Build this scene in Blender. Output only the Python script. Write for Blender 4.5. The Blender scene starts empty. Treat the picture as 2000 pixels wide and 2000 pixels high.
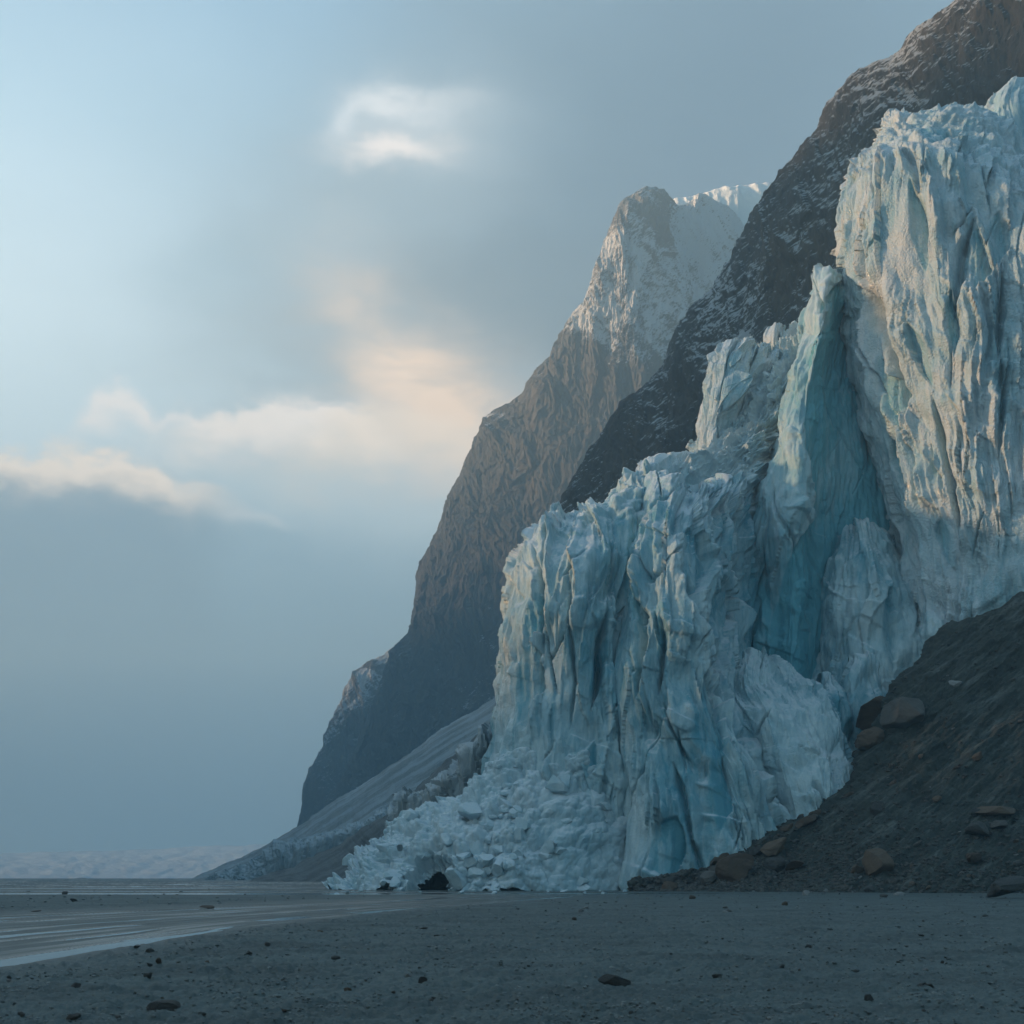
import bpy, math, random
import numpy as np
from mathutils import Vector, Matrix

random.seed(7)
scene = bpy.context.scene
COL = scene.collection
K = 0.00045            # view half-angle scale: 40 mm lens on a 36 mm sensor, 2000 px wide
CAMZ = 1.7
HZ = 1713.0            # horizon row of the photograph
SUN = Vector((-0.97, 0.09, 0.205)).normalized()


def W(px, py, Y):
    """point seen at photograph pixel (px, py) standing Y metres away"""
    return ((px - 1000.0) * K * Y, float(Y), CAMZ + (HZ - py) * K * Y)


# ------------------------------------------------------------------ noise
def _hash(ix, iy, iz, seed):
    h = (ix.astype(np.int64) * 374761393 + iy.astype(np.int64) * 668265263 +
         iz.astype(np.int64) * 2147483647 + seed * 144665) & 0xFFFFFFFF
    h = ((h ^ (h >> 13)) * 1274126177) & 0xFFFFFFFF
    h = ((h ^ (h >> 15)) * 2246822519) & 0xFFFFFFFF
    return (h ^ (h >> 16)) & 0xFFFFFFFF


def rnd(ix, iy, seed):
    return (_hash(ix, iy, np.zeros_like(ix), seed) & 0xFFFFFF).astype(np.float32) / 16777216.0


def perlin2(x, y, seed=0):
    x0 = np.floor(x); y0 = np.floor(y)
    fx = (x - x0).astype(np.float32); fy = (y - y0).astype(np.float32)
    ix = x0.astype(np.int64); iy = y0.astype(np.int64)
    u = fx * fx * fx * (fx * (fx * 6 - 15) + 10); v = fy * fy * fy * (fy * (fy * 6 - 15) + 10)
    def g(dx, dy):
        a = rnd(ix + dx, iy + dy, seed) * 6.2831853
        return np.cos(a) * (fx - dx) + np.sin(a) * (fy - dy)
    n0 = g(0, 0) * (1 - u) + g(1, 0) * u
    n1 = g(0, 1) * (1 - u) + g(1, 1) * u
    return (n0 * (1 - v) + n1 * v) * 1.5


def fbm(x, y, seed=0, octs=4, gain=0.5, lac=2.03):
    s = 0.0; a = 1.0; t = 0.0
    for i in range(octs):
        s = s + a * perlin2(x, y, seed + i * 17); t += a
        a *= gain; x = x * lac + 3.1; y = y * lac + 7.7
    return s / t * 1.3


def ridged(x, y, seed=0, octs=4, gain=0.5, lac=2.1):
    s = 0.0; a = 1.0; t = 0.0; w = 1.0
    for i in range(octs):
        n = 1.0 - np.abs(perlin2(x, y, seed + i * 13)) * 1.6
        n = np.clip(n, 0, 1) ** 2 * w
        s = s + a * n; t += a
        w = np.clip(n * 1.6, 0.15, 1)
        a *= gain; x = x * lac + 1.3; y = y * lac + 5.9
    return s / t


def lobes(x, y, seed=0, tilt=0.9, curv=1.0, off=0.7):
    """upper envelope of tilted paraboloids: slabs and bulges with creased valleys"""
    x0 = np.floor(x).astype(np.int64); y0 = np.floor(y).astype(np.int64)
    best = np.full(x.shape, -9.0, np.float32)
    for i in (-1, 0, 1):
        for j in (-1, 0, 1):
            cx = x0 + i; cy = y0 + j
            dx = (x - (cx + 0.15 + 0.7 * rnd(cx, cy, seed))).astype(np.float32)
            dy = (y - (cy + 0.15 + 0.7 * rnd(cx, cy, seed + 1))).astype(np.float32)
            h = off * (rnd(cx, cy, seed + 2) - 0.5) + tilt * (rnd(cx, cy, seed + 3) - 0.5) * dx \
                + tilt * (rnd(cx, cy, seed + 4) - 0.5) * dy - curv * (dx * dx + dy * dy)
            best = np.maximum(best, h)
    return best


def facets(x, y, seed=0, tilt=1.3, curv=0.45, off=0.5):
    """flat broken faces meeting along sharp arrises"""
    return lobes(x, y, seed, tilt * 1.4, curv, off)


def sstep(a, b, x):
    t = np.clip((x - a) / (b - a), 0, 1)
    return t * t * (3 - 2 * t)


# ------------------------------------------------------------------ mesh helpers
def new_mesh(name, verts, faces, mats, smooth=True, attrs=None):
    verts = np.ascontiguousarray(verts, np.float32).reshape(-1, 3)
    faces = np.ascontiguousarray(faces, np.int32)
    k = faces.shape[1]
    me = bpy.data.meshes.new(name)
    me.vertices.add(len(verts)); me.vertices.foreach_set('co', verts.ravel())
    me.loops.add(faces.size); me.loops.foreach_set('vertex_index', faces.ravel())
    me.polygons.add(len(faces))
    me.polygons.foreach_set('loop_start', np.arange(0, faces.size, k, dtype=np.int32))
    me.polygons.foreach_set('loop_total', np.full(len(faces), k, np.int32))
    me.polygons.foreach_set('use_smooth', np.full(len(faces), smooth, bool))
    for m in (mats if isinstance(mats, (list, tuple)) else [mats]):
        me.materials.append(m)
    if attrs:
        for an, av in attrs.items():
            at = me.attributes.new(an, 'FLOAT', 'POINT')
            at.data.foreach_set('value', np.ascontiguousarray(av, np.float32).ravel())
    me.update(calc_edges=True)
    return me


def link(name, me, parent=None, loc=None):
    o = bpy.data.objects.new(name, me)
    COL.objects.link(o)
    if parent is not None:
        o.parent = parent
    if loc is not None:
        o.location = loc
    return o


def tag(o, label=None, cat=None, group=None, kind=None):
    if label: o['label'] = label
    if cat: o['category'] = cat
    if group: o['group'] = group
    if kind: o['kind'] = kind
    return o


def grid_faces(nv, nu, wrap=False):
    idx = np.arange(nv * nu).reshape(nv, nu)
    if wrap:
        r = np.roll(idx, -1, 1)
        f = np.stack([idx[:-1], r[:-1], r[1:], idx[1:]], -1)
    else:
        f = np.stack([idx[:-1, :-1], idx[:-1, 1:], idx[1:, 1:], idx[1:, :-1]], -1)
    return f.reshape(-1, 4)


def interp_axis0(C, t, n):
    """cubic Hermite through rows of C (m, ...) at knots t, n samples"""
    m = len(C)
    x = np.linspace(t[0], t[-1], n)
    i = np.clip(np.searchsorted(t, x, side='right') - 1, 0, m - 2)
    h = np.diff(t)
    sh = (-1,) + (1,) * (C.ndim - 1)
    d = np.diff(C, axis=0) / h.reshape(sh)
    T = np.zeros_like(C)
    T[0] = d[0]; T[-1] = d[-1]
    if m > 2:
        hw = h.reshape(sh)
        T[1:-1] = (d[:-1] * hw[1:] + d[1:] * hw[:-1]) / (hw[1:] + hw[:-1])
        T[1:-1] *= 0.85
    hh = h[i].reshape(sh); s = ((x - t[i]) / h[i]).reshape(sh)
    p0, p1, m0, m1 = C[i], C[i + 1], T[i] * hh, T[i + 1] * hh
    s2, s3 = s * s, s * s * s
    return (2 * s3 - 3 * s2 + 1) * p0 + (s3 - 2 * s2 + s) * m0 + (-2 * s3 + 3 * s2) * p1 + (s3 - s2) * m1


class Patch:
    """a smooth sheet through rows of traced points, refined to `res` metres"""
    def __init__(self, rows, res, back=None):
        C = np.array([[W(*p) for p in r] for r in rows], np.float64)
        if back:
            for off in back:
                C = np.concatenate([C, C[-1:] + np.array(off)], 0)
        du = np.linalg.norm(np.diff(C, axis=1), axis=2).mean(0)
        dv = np.linalg.norm(np.diff(C, axis=0), axis=2).mean(1)
        tu = np.concatenate([[0], np.cumsum(du)]); tv = np.concatenate([[0], np.cumsum(dv)])
        nu = max(8, int(tu[-1] / res)); nv = max(8, int(tv[-1] / res))
        A = interp_axis0(C, tv, nv)
        P = interp_axis0(A.transpose(1, 0, 2), tu, nu).transpose(1, 0, 2)
        self.P = P; self.nu, self.nv = nu, nv
        self.U, self.V = np.meshgrid(np.linspace(0, tu[-1], nu), np.linspace(0, tv[-1], nv))
        self.U = self.U.astype(np.float32); self.V = self.V.astype(np.float32)
        self.tv = tv; self.tu = tu
        gu = np.gradient(P, axis=1); gv = np.gradient(P, axis=0)
        N = np.cross(gu, gv); N /= (np.linalg.norm(N, axis=2, keepdims=True) + 1e-9)
        view = np.array([0, 0, CAMZ]) - P
        self.flip = (N * view).sum(2).mean() < 0
        if self.flip: N = -N
        for _ in range(3):                      # soften the normals so displacement does not fold
            N[1:-1] = (N[:-2] + N[1:-1] * 2 + N[2:]) / 4
            N[:, 1:-1] = (N[:, :-2] + N[:, 1:-1] * 2 + N[:, 2:]) / 4
        self.N = N / (np.linalg.norm(N, axis=2, keepdims=True) + 1e-9)
        self.px = 1000 + P[..., 0] / (K * P[..., 1]); self.py = HZ - (P[..., 2] - CAMZ) / (K * P[..., 1])
        self.attrs = {}

    def push(self, D):
        self.P = self.P + self.N * D[..., None]

    def build(self, name, mat, parent=None, smooth=False):
        f = grid_faces(self.nv, self.nu)
        if getattr(self, 'hole', None) is not None: f = f[~self.hole.ravel()[f].all(1)]
        if self.flip: f = f[:, ::-1]
        me = new_mesh(name, self.P, f, mat, smooth, {k: v.ravel() for k, v in self.attrs.items()})
        return link(name, me, parent)


# ------------------------------------------------------------------ node helpers
class S:
    def __init__(s, nt, sock): s.nt, s.k = nt, sock
    def _m(s, op, *a, clamp=False):
        n = s.nt.nodes.new('ShaderNodeMath'); n.operation = op; n.use_clamp = clamp
        for i, v in enumerate((s,) + a):
            if isinstance(v, S): s.nt.links.new(v.k, n.inputs[i])
            else: n.inputs[i].default_value = v
        return S(s.nt, n.outputs[0])
    def __add__(s, o): return s._m('ADD', o)
    def __sub__(s, o): return s._m('SUBTRACT', o)
    def __mul__(s, o): return s._m('MULTIPLY', o)
    def __truediv__(s, o): return s._m('DIVIDE', o)
    def pow(s, o): return s._m('POWER', o)
    def abs(s): return s._m('ABSOLUTE')
    def exp(s): return s._m('EXPONENT')
    def clamp(s): return s._m('ADD', 0.0, clamp=True)
    def step(s, a, b):
        n = s.nt.nodes.new('ShaderNodeMapRange'); n.interpolation_type = 'SMOOTHSTEP'
        s.nt.links.new(s.k, n.inputs[0]); n.inputs[1].default_value = a; n.inputs[2].default_value = b
        return S(s.nt, n.outputs[0])


def lin(r, g, b):
    f = lambda c: (c / 255 / 12.92) if c / 255 <= 0.04045 else ((c / 255 + 0.055) / 1.055) ** 2.4
    return (f(r), f(g), f(b), 1.0)


def mixc(nt, f, a, b):
    n = nt.nodes.new('ShaderNodeMix'); n.data_type = 'RGBA'
    for i, v in ((0, f), (6, a), (7, b)):
        if isinstance(v, S): nt.links.new(v.k, n.inputs[i])
        else: n.inputs[i].default_value = v
    return S(nt, n.outputs[2])


def mapping(nt, vec, scale):
    n = nt.nodes.new('ShaderNodeMapping'); nt.links.new(vec, n.inputs[0])
    n.inputs['Scale'].default_value = scale
    return n.outputs[0]


def noise(nt, vec, scale=1.0, detail=4, rough=0.55, stretch=(1, 1, 1), dist=0.0):
    n = nt.nodes.new('ShaderNodeTexNoise')
    if stretch != (1, 1, 1): vec = mapping(nt, vec, stretch)
    nt.links.new(vec, n.inputs['Vector'])
    n.inputs['Scale'].default_value = scale; n.inputs['Detail'].default_value = detail
    n.inputs['Roughness'].default_value = rough; n.inputs['Distortion'].default_value = dist
    return S(nt, n.outputs[0])


def attr(nt, name):
    n = nt.nodes.new('ShaderNodeAttribute'); n.attribute_name = name
    return S(nt, n.outputs['Fac'])


def material(name):
    m = bpy.data.materials.new(name); m.use_nodes = True
    nt = m.node_tree
    return m, nt, nt.nodes['Principled BSDF']


def geo(nt):
    g = nt.nodes.new('ShaderNodeNewGeometry')
    sep = nt.nodes.new('ShaderNodeSeparateXYZ'); nt.links.new(g.outputs['Normal'], sep.inputs[0])
    return g.outputs['Position'], S(nt, sep.outputs[2])


def setv(nt, bs, key, v):
    if isinstance(v, S): nt.links.new(v.k, bs.inputs[key])
    else: bs.inputs[key].default_value = v


def bump(nt, bs, h, strength, distance):
    b = nt.nodes.new('ShaderNodeBump'); b.inputs['Strength'].default_value = strength
    b.inputs['Distance'].default_value = distance
    nt.links.new(h.k, b.inputs['Height']); nt.links.new(b.outputs[0], bs.inputs['Normal'])


# ------------------------------------------------------------------ materials
def ice_material(name, crust, blue, blue_amt=0.35, rough=0.31, glit=0.5, dirt=0.25, snow=0.8, obj=False):
    m, nt, bs = material(name)
    pos, nz = geo(nt)
    if obj:
        tc = nt.nodes.new('ShaderNodeTexCoord'); pos = tc.outputs['Object']
    n1 = noise(nt, pos, 0.10, 4, 0.6, (1, 1, 0.4), 0.6)
    n2 = noise(nt, pos, 0.9, 5, 0.65, (1, 1, 0.16), 0.8)
    b = (n1 - 0.5) * 2.2 + (n2 - 0.5) * 1.5 + blue_amt
    if not obj: b = b + attr(nt, 'blue') * 0.9
    c = mixc(nt, b.clamp(), crust, blue)
    streak = noise(nt, pos, 1.3, 6, 0.7, (1, 1, 0.09), 0.5).step(0.56, 0.78) * noise(nt, pos, 0.07, 3, 0.5).step(0.42, 0.66)
    c = mixc(nt, streak * dirt, c, (0.17, 0.165, 0.15, 1))
    sn = (nz + (noise(nt, pos, 0.8, 4, 0.6) - 0.5) * 0.7).step(0.45, 0.85) * snow
    c = mixc(nt, sn, c, (0.66, 0.73, 0.78, 1))
    setv(nt, bs, 'Base Color', c)
    g1 = noise(nt, pos, 3.2, 5, 0.7, (1, 1, 0.55))
    vo = nt.nodes.new('ShaderNodeTexVoronoi'); nt.links.new(pos, vo.inputs['Vector']); vo.inputs['Scale'].default_value = 3.4
    h = g1 * 0.6 + S(nt, vo.outputs['Distance']) * glit * 0.5
    bump(nt, bs, h, 0.9, 0.2)
    r = noise(nt, pos, 0.5, 3, 0.5)
    setv(nt, bs, 'Roughness', sn * 0.3 + (r - 0.5) * 0.3 + rough)
    setv(nt, bs, 'IOR', 1.36)
    bs.inputs['Subsurface Weight'].default_value = 0.0
    return m


CRUST = (0.58, 0.72, 0.76, 1); BLUE = (0.11, 0.35, 0.45, 1)
M_WALL = ice_material('weathered ice', CRUST, BLUE, 0.40, dirt=0.5)
M_TOWER = ice_material('grainy ice', (0.60, 0.70, 0.75, 1), (0.20, 0.45, 0.54, 1), 0.3, 0.24, 1.2, 0.35, 0.6)
M_BLUE = ice_material('clear blue ice', (0.55, 0.69, 0.74, 1), (0.13, 0.43, 0.53, 1), 0.3, 0.36, 0.3, 0.08, 0.5)
M_RUBBLE = ice_material('broken ice', (0.55, 0.67, 0.72, 1), (0.22, 0.43, 0.51, 1), 0.3, 0.5, 0.4, 0.3, 0.75)
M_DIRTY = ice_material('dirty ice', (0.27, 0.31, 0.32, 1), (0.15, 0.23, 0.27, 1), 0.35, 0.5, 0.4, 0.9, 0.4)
M_CHUNK = ice_material('ice chunk', (0.57, 0.69, 0.74, 1), (0.22, 0.44, 0.52, 1), 0.3, 0.45, 0.4, 0.25, 0.7, obj=True)


def rock_material(name, dark, brown, sc=1.0, snow=True, snow_lo=0.42, brown_amt=0.45):
    m, nt, bs = material(name)
    pos, nz = geo(nt)
    a = noise(nt, pos, 0.03 * sc, 5, 0.6, (1, 1, 0.35), 0.5)
    b = noise(nt, pos, 0.25 * sc, 6, 0.7, (1, 1, 0.25), 0.6)
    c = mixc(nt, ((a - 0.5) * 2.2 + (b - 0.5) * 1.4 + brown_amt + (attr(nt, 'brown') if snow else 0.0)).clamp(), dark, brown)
    sk = noise(nt, pos, 0.33 * sc, 6, 0.72, (1, 1, 0.13), 0.8)
    c = mixc(nt, sk.step(0.50, 0.70) * 0.65, c, (brown[0] * 1.25, brown[1] * 1.2, brown[2] * 1.15, 1))
    c = mixc(nt, sk.step(0.48, 0.32) * 0.6, c, (dark[0] * 0.45, dark[1] * 0.47, dark[2] * 0.5, 1))
    v = noise(nt, pos, 0.9 * sc, 5, 0.7, (1, 1, 0.4))
    c = mixc(nt, v.step(0.35, 0.75) * 0.5, c, (dark[0] * 0.5, dark[1] * 0.5, dark[2] * 0.5, 1))
    if not snow:
        mp = nt.nodes.new('ShaderNodeMapping'); nt.links.new(pos, mp.inputs[0]); mp.inputs['Rotation'].default_value = (0, math.radians(32), 0)
        stk = noise(nt, mp.outputs[0], 0.22 * sc, 6, 0.7, (0.05, 0.3, 1.0), 0.2).step(0.42, 0.58)
        c = mixc(nt, stk * 0.85, c, (min(dark[0] * 2.4, .5), min(dark[1] * 2.45, .52), min(dark[2] * 2.5, .54), 1))
    if snow:
        mp = nt.nodes.new('ShaderNodeMapping'); nt.links.new(pos, mp.inputs[0]); mp.inputs['Rotation'].default_value = (0, math.radians(32), 0)
        st = noise(nt, mp.outputs[0], 1.3 * sc, 7, 0.75, (0.12, 0.5, 1.3))
        st2 = noise(nt, pos, 0.06 * sc, 4, 0.6)
        sn = (nz * 0.8 + (st - 0.5) * 2.8 + (st2 - 0.5) * 0.6 + attr(nt, 'snow')).step(snow_lo, snow_lo + 0.13)
        c = mixc(nt, sn * 0.85, c, (0.56, 0.63, 0.68, 1))
    setv(nt, bs, 'Base Color', c)
    h = noise(nt, pos, 0.7 * sc, 7, 0.75, (1, 1, 0.5))
    bump(nt, bs, h, 1.0, 1.6 / sc)
    setv(nt, bs, 'Roughness', 0.8)
    return m


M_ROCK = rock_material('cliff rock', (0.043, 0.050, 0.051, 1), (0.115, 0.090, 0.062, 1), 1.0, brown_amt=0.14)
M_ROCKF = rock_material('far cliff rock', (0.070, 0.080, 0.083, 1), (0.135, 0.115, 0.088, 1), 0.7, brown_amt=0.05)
M_SCREE = rock_material('scree gravel', (0.20, 0.215, 0.215, 1), (0.34, 0.33, 0.31, 1), 1.5, False)
M_SCREE_DARK = rock_material('dark scree gravel', (0.07, 0.075, 0.073, 1), (0.11, 0.105, 0.095, 1), 1.5, False)

m, nt, bs = material('snow'); M_SNOW = m
pos, nz = geo(nt)
c = mixc(nt, noise(nt, pos, 0.05, 5, 0.6).step(0.3, 0.7), (0.72, 0.82, 0.88, 1), (0.60, 0.71, 0.78, 1))
setv(nt, bs, 'Base Color', c); setv(nt, bs, 'Roughness', 0.8)
bump(nt, bs, noise(nt, pos, 0.3, 6, 0.65), 0.6, 1.5)


def sand_material(name, a, b, wet=True, slope=False):
    m, nt, bs = material(name)
    pos, nz = geo(nt)
    n1 = noise(nt, pos, 0.35, 5, 0.6)
    n2 = noise(nt, pos, 9.0, 6, 0.75)
    n3 = noise(nt, pos, 60.0, 3, 0.7)
    c = mixc(nt, ((n1 - 0.5) * 1.2 + (n2 - 0.5) * 2.2 + (n3 - 0.5) * 1.8 + 0.5).clamp(), a, b)
    damp = noise(nt, pos, 0.5, 5, 0.65, (0.5, 1.0, 1), 0.5).step(0.45, 0.62)
    c = mixc(nt, damp * 0.45, c, (a[0] * 0.55, a[1] * 0.58, a[2] * 0.6, 1))
    if slope:
        mp = nt.nodes.new('ShaderNodeMapping'); nt.links.new(pos, mp.inputs[0]); mp.inputs['Rotation'].default_value = (0, math.radians(37), 0)
        silt = noise(nt, mp.outputs[0], 0.9, 6, 0.7, (0.08, 0.3, 1.0), 0.3).step(0.5, 0.7)
        c = mixc(nt, silt * 0.75, c, (0.17, 0.195, 0.185, 1))
    if wet:
        w = attr(nt, 'wet')
        c = mixc(nt, w * 0.7, c, (a[0] * 0.6, a[1] * 0.6, a[2] * 0.6, 1))
        setv(nt, bs, 'Roughness', (w * -0.55 + 0.80 + (n2 - 0.5) * 0.25))
    else:
        setv(nt, bs, 'Roughness', 0.85)
    setv(nt, bs, 'Base Color', c)
    h = n2 * 0.5 + n3 * 0.2 + noise(nt, pos, 28.0, 5, 0.7) * 0.4
    bump(nt, bs, h, 0.8, 0.03 if not slope else 0.15)
    return m


M_SAND = sand_material('black sand', (0.048, 0.069, 0.069, 1), (0.118, 0.150, 0.148, 1))
M_MORAINE = sand_material('moraine gravel', (0.024, 0.034, 0.031, 1), (0.070, 0.086, 0.078, 1), False, True)


def stone_material(name, a, b):
    m, nt, bs = material(name)
    tc = nt.nodes.new('ShaderNodeTexCoord'); pos = tc.outputs['Object']
    oi = nt.nodes.new('ShaderNodeObjectInfo')
    n1 = noise(nt, pos, 2.2, 6, 0.7, (1, 1, 2.0))
    c = mixc(nt, ((n1 - 0.5) * 1.6 + S(nt, oi.outputs['Random'])).clamp(), a, b)
    setv(nt, bs, 'Base Color', c); setv(nt, bs, 'Roughness', 0.72)
    bump(nt, bs, noise(nt, pos, 5.0, 7, 0.75), 0.9, 0.12)
    return m


M_STONE = stone_material('grey stone', (0.035, 0.037, 0.036, 1), (0.11, 0.108, 0.10, 1))
M_STONE_BROWN = stone_material('brown stone', (0.062, 0.043, 0.029, 1), (0.135, 0.098, 0.068, 1))
M_STONE_DARK = stone_material('dark stone', (0.030, 0.035, 0.035, 1), (0.075, 0.077, 0.073, 1))
M_STONE_PALE = stone_material('pale stone', (0.17, 0.18, 0.18, 1), (0.30, 0.31, 0.31, 1))

m, nt, bs = material('melt water'); M_WATER = m
pos, nz = geo(nt)
setv(nt, bs, 'Base Color', (0.06, 0.075, 0.08, 1)); setv(nt, bs, 'Roughness', 0.07); setv(nt, bs, 'IOR', 1.333)
bump(nt, bs, noise(nt, pos, 3.0, 4, 0.6, (1, 0.35, 1)), 0.05, 0.05)


# ------------------------------------------------------------------ ice relief
def ice_d(U, V, seed, col=7.0, big=2.2, flute=0.8, fine=0.32, chip=0.5, crack=1.6, vs=3.2):
    w = 1.9 * fbm(U / 13, V / 42, seed, 3) + 0.16 * fbm(U / 2.6, V / 11, seed + 1, 2)
    u = U + w
    D = 0.9 * fbm(U / 5, V / 9, seed + 35, 3) + big * lobes(u / col, V / (col * vs), seed + 2, 1.3)
    k = sstep(-0.25, 0.4, fbm(U / 7, V / 18, seed + 31, 2)); calm = 0.25 + 0.75 * sstep(-0.3, 0.15, fbm(U / 6 + 9, V / 15, seed + 33, 2))
    D = D - 0.6 * flute * (0.4 + 0.9 * k) * lobes(u / 2.5, V / 13, seed + 3, 0.8)
    D = D + 1.25 * flute * flakes(u, V, 3.4, seed + 40, 7)
    D = D + 0.9 * flute * flakes(u, V, 1.6, seed + 44, 10) * (0.35 + k) * calm
    D = D + 1.1 * fine * flakes(u + 0.05 * V, V, 0.8, seed + 48, 14) * calm
    D = D + fine * (1 - 2.2 * np.abs(perlin2(u / 1.1, V / 16, seed + 4))) * (0.2 + k) * calm
    D = D + 0.13 * (1 - 2.2 * np.abs(perlin2(u / 0.45, V / 6.0, seed + 5))) * calm
    m = sstep(-0.1, 0.35, fbm(U / 6, V / 8, seed + 6, 2))
    D = D + chip * m * facets(U / 1.9 + 0.3 * w, V / 3.0, seed + 7, 1.6, 0.6)
    f1 = facets(U / 5.5 + 0.2 * w, V / 11, seed + 17, 1.5, 0.5)
    D = D + 1.0 * (big / 2.0) * f1
    h = perlin2(U / 16, V / 5.0 + 0.12 * U, seed + 18); mh = sstep(0.05, 0.3, perlin2(U / 7, V / 7, seed + 19))
    D = D + 0.4 * sstep(0.0, 0.10, h) * mh
    D = D + 0.16 * facets(U / 0.75, V / 1.3, seed + 27, 1.8, 0.9) * 0.6 * (0.3 + 0.7 * calm) + 0.10 * fbm(U / 0.6, V / 0.9, seed + 9, 3) * (0.3 + 0.7 * k)
    c1 = perlin2((u + 0.15 * V) / 8, V / 50, seed + 10)
    m1 = sstep(0.0, 0.2, perlin2(U / 12, V / 20, seed + 11))
    D = D - crack * np.exp(-(c1 / 0.022) ** 2) * m1
    c2 = perlin2((u - 0.35 * V) / 7, V / 34, seed + 12)
    m2 = sstep(0.05, 0.25, perlin2(U / 9, V / 12, seed + 13))
    D = D - 0.6 * crack * np.exp(-(c2 / 0.018) ** 2) * m2
    return D


def flakes(u, V, L, seed, vl=6.0):
    """overlapping vertical flakes: long ramps that break off at a sharp edge"""
    s = u / L + 0.9 * fbm(u / (3 * L), V / (8 * L), seed, 2)
    c = np.floor(s); f = (s - c).astype(np.float32)
    a = np.clip(perlin2(c * 7.31 + 0.5, V / (vl * L) + c * 3.17, seed + 1) * 2.6, -1, 1)
    return np.where(a > 0, f * a, (1 - f) * -a) - 0.25


def rubble_d(U, V, seed, s=1.0, amp=1.0):
    wx = 0.5 * fbm(U / (3 * s), V / (3 * s), seed, 2)
    D = 1.2 * facets(U / (4.4 * s) + wx, V / (4.4 * s), seed + 1, 1.6, 0.8)
    D = D + 0.8 * facets(U / (1.9 * s) + wx, V / (1.7 * s), seed + 2, 1.8, 0.9)
    D = D + 0.42 * facets(U / (0.95 * s), V / (0.85 * s) + wx, seed + 3, 1.8, 0.9)
    D = D + 0.18 * facets(U / (0.45 * s), V / (0.42 * s), seed + 4, 1.8, 1.0)
    return D * amp * s


def scoop(p, D, blue, items):
    """broken-out flakes: tapering hollows with one crisp edge, fresh blue ice inside"""
    for n, (cx, cy, rx, ry, dep, rot) in enumerate(items):
        a = math.radians(rot)
        wx = 0.45 * rx * fbm(p.U / 3.5, p.V / 9, int(cx + cy), 3); wy = 0.25 * ry * fbm(p.U / 4, p.V / 7, int(cx * 2 + cy), 2)
        dx = p.px - cx + wx; dy = p.py - cy + wy
        X = (dx * math.cos(a) + dy * math.sin(a)) / rx; Y = (-dx * math.sin(a) + dy * math.cos(a)) / ry
        half = np.clip(1 - np.abs(Y) ** 1.6, 0, 1)             # pointed at both ends
        sg = 1 if (int(cx) + n) % 2 else -1
        t = X * sg / np.maximum(half, 1e-3)                    # -1 soft side .. 1 crisp side
        k = sstep(1.0, 0.93, t) * sstep(-1.0, -0.35, t) * (half > 0)
        k = k * sstep(0, 0.25, half)
        base = -dep * (0.35 + 0.65 * np.clip(t, -1, 1)) * half + 0.10 * fbm(p.U / 1.6, p.V / 4, 5, 4)
        D = D * (1 - k) + (base + 0.35 * D) * k
        blue = np.maximum(blue, 0.45 * k)
    return D, blue


def crev(p, D, pts, width, depth):
    """a crevasse along a traced line"""
    best = np.full(D.shape, 1e9); along = np.zeros(D.shape)
    n = len(pts) - 1
    for q, ((x0, y0), (x1, y1)) in enumerate(zip(pts[:-1], pts[1:])):
        vx, vy = x1 - x0, y1 - y0
        t = np.clip(((p.px - x0) * vx + (p.py - y0) * vy) / (vx * vx + vy * vy), 0, 1)
        dd = np.hypot(p.px - x0 - t * vx, p.py - y0 - t * vy)
        along = np.where(dd < best, (q + t) / n, along); best = np.minimum(best, dd)
    wob = 3.5 * fbm(p.U / 1.5, p.V / 3, 77 + int(pts[0][0]), 3)
    taper = np.clip(np.sin(np.clip(along, 0, 1) * math.pi) * 1.4, 0.02, 1)
    wid = width * taper * (0.6 + 0.5 * np.clip(1 + 2 * perlin2(p.V / 6, p.U * 0 + 0.3, int(pts[0][1])), 0, 2))
    d = np.maximum(best + wob * taper, 0)
    return D - depth * taper * np.exp(-(d / np.maximum(wid, 0.3)) ** 2)


def ico(sub):
    import bmesh
    bm = bmesh.new(); bmesh.ops.create_icosphere(bm, subdivisions=sub, radius=1.0)
    v = np.array([q.co[:] for q in bm.verts]); f = np.array([[l.index for l in q.verts] for q in bm.faces]); bm.free()
    return v, f


ICO4, ICO3, ICO2, ICO1 = ico(5), ico(4), ico(2), ico(1)


def stone_shape(base, seed, cuts=11, rough=0.06, box=0.0, depth=0.62):
    """a boulder: a ball cut by random planes, then weathered"""
    v, f = base
    r = np.random.RandomState(seed)
    v = v.copy()
    if box: v = np.sign(v) * np.abs(v) ** (1 - box)
    for _ in range(cuts):
        n = r.normal(size=3); n /= np.linalg.norm(n)
        d = r.uniform(depth, depth + 0.25)
        t = v @ n - d
        v = v - np.outer(np.maximum(t, 0) * 0.93, n)
    q = r.uniform(0, 50, 3)
    nrm = v / (np.linalg.norm(v, axis=1, keepdims=True) + 1e-6)
    nn = fbm((v[:, 0] + v[:, 2] * 0.7) * 1.6 + q[0], (v[:, 1] - v[:, 2] * 0.6) * 1.6 + q[1], seed, 4, 0.6)
    n2 = lobes((v[:, 0] + v[:, 2] * 0.5) * 3 + q[1], (v[:, 1] + v[:, 2] * 0.8) * 3 + q[2], seed + 5, 1.6)
    return v + nrm * (rough * 1.6 * nn + rough * 0.8 * n2)[:, None], f


glacier = bpy.data.objects.new('glacier', None); COL.objects.link(glacier)
tag(glacier, 'towering pale blue glacier front, fluted and crevassed, above the dark moraine slope', 'glacier')
RES = 0.13

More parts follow.
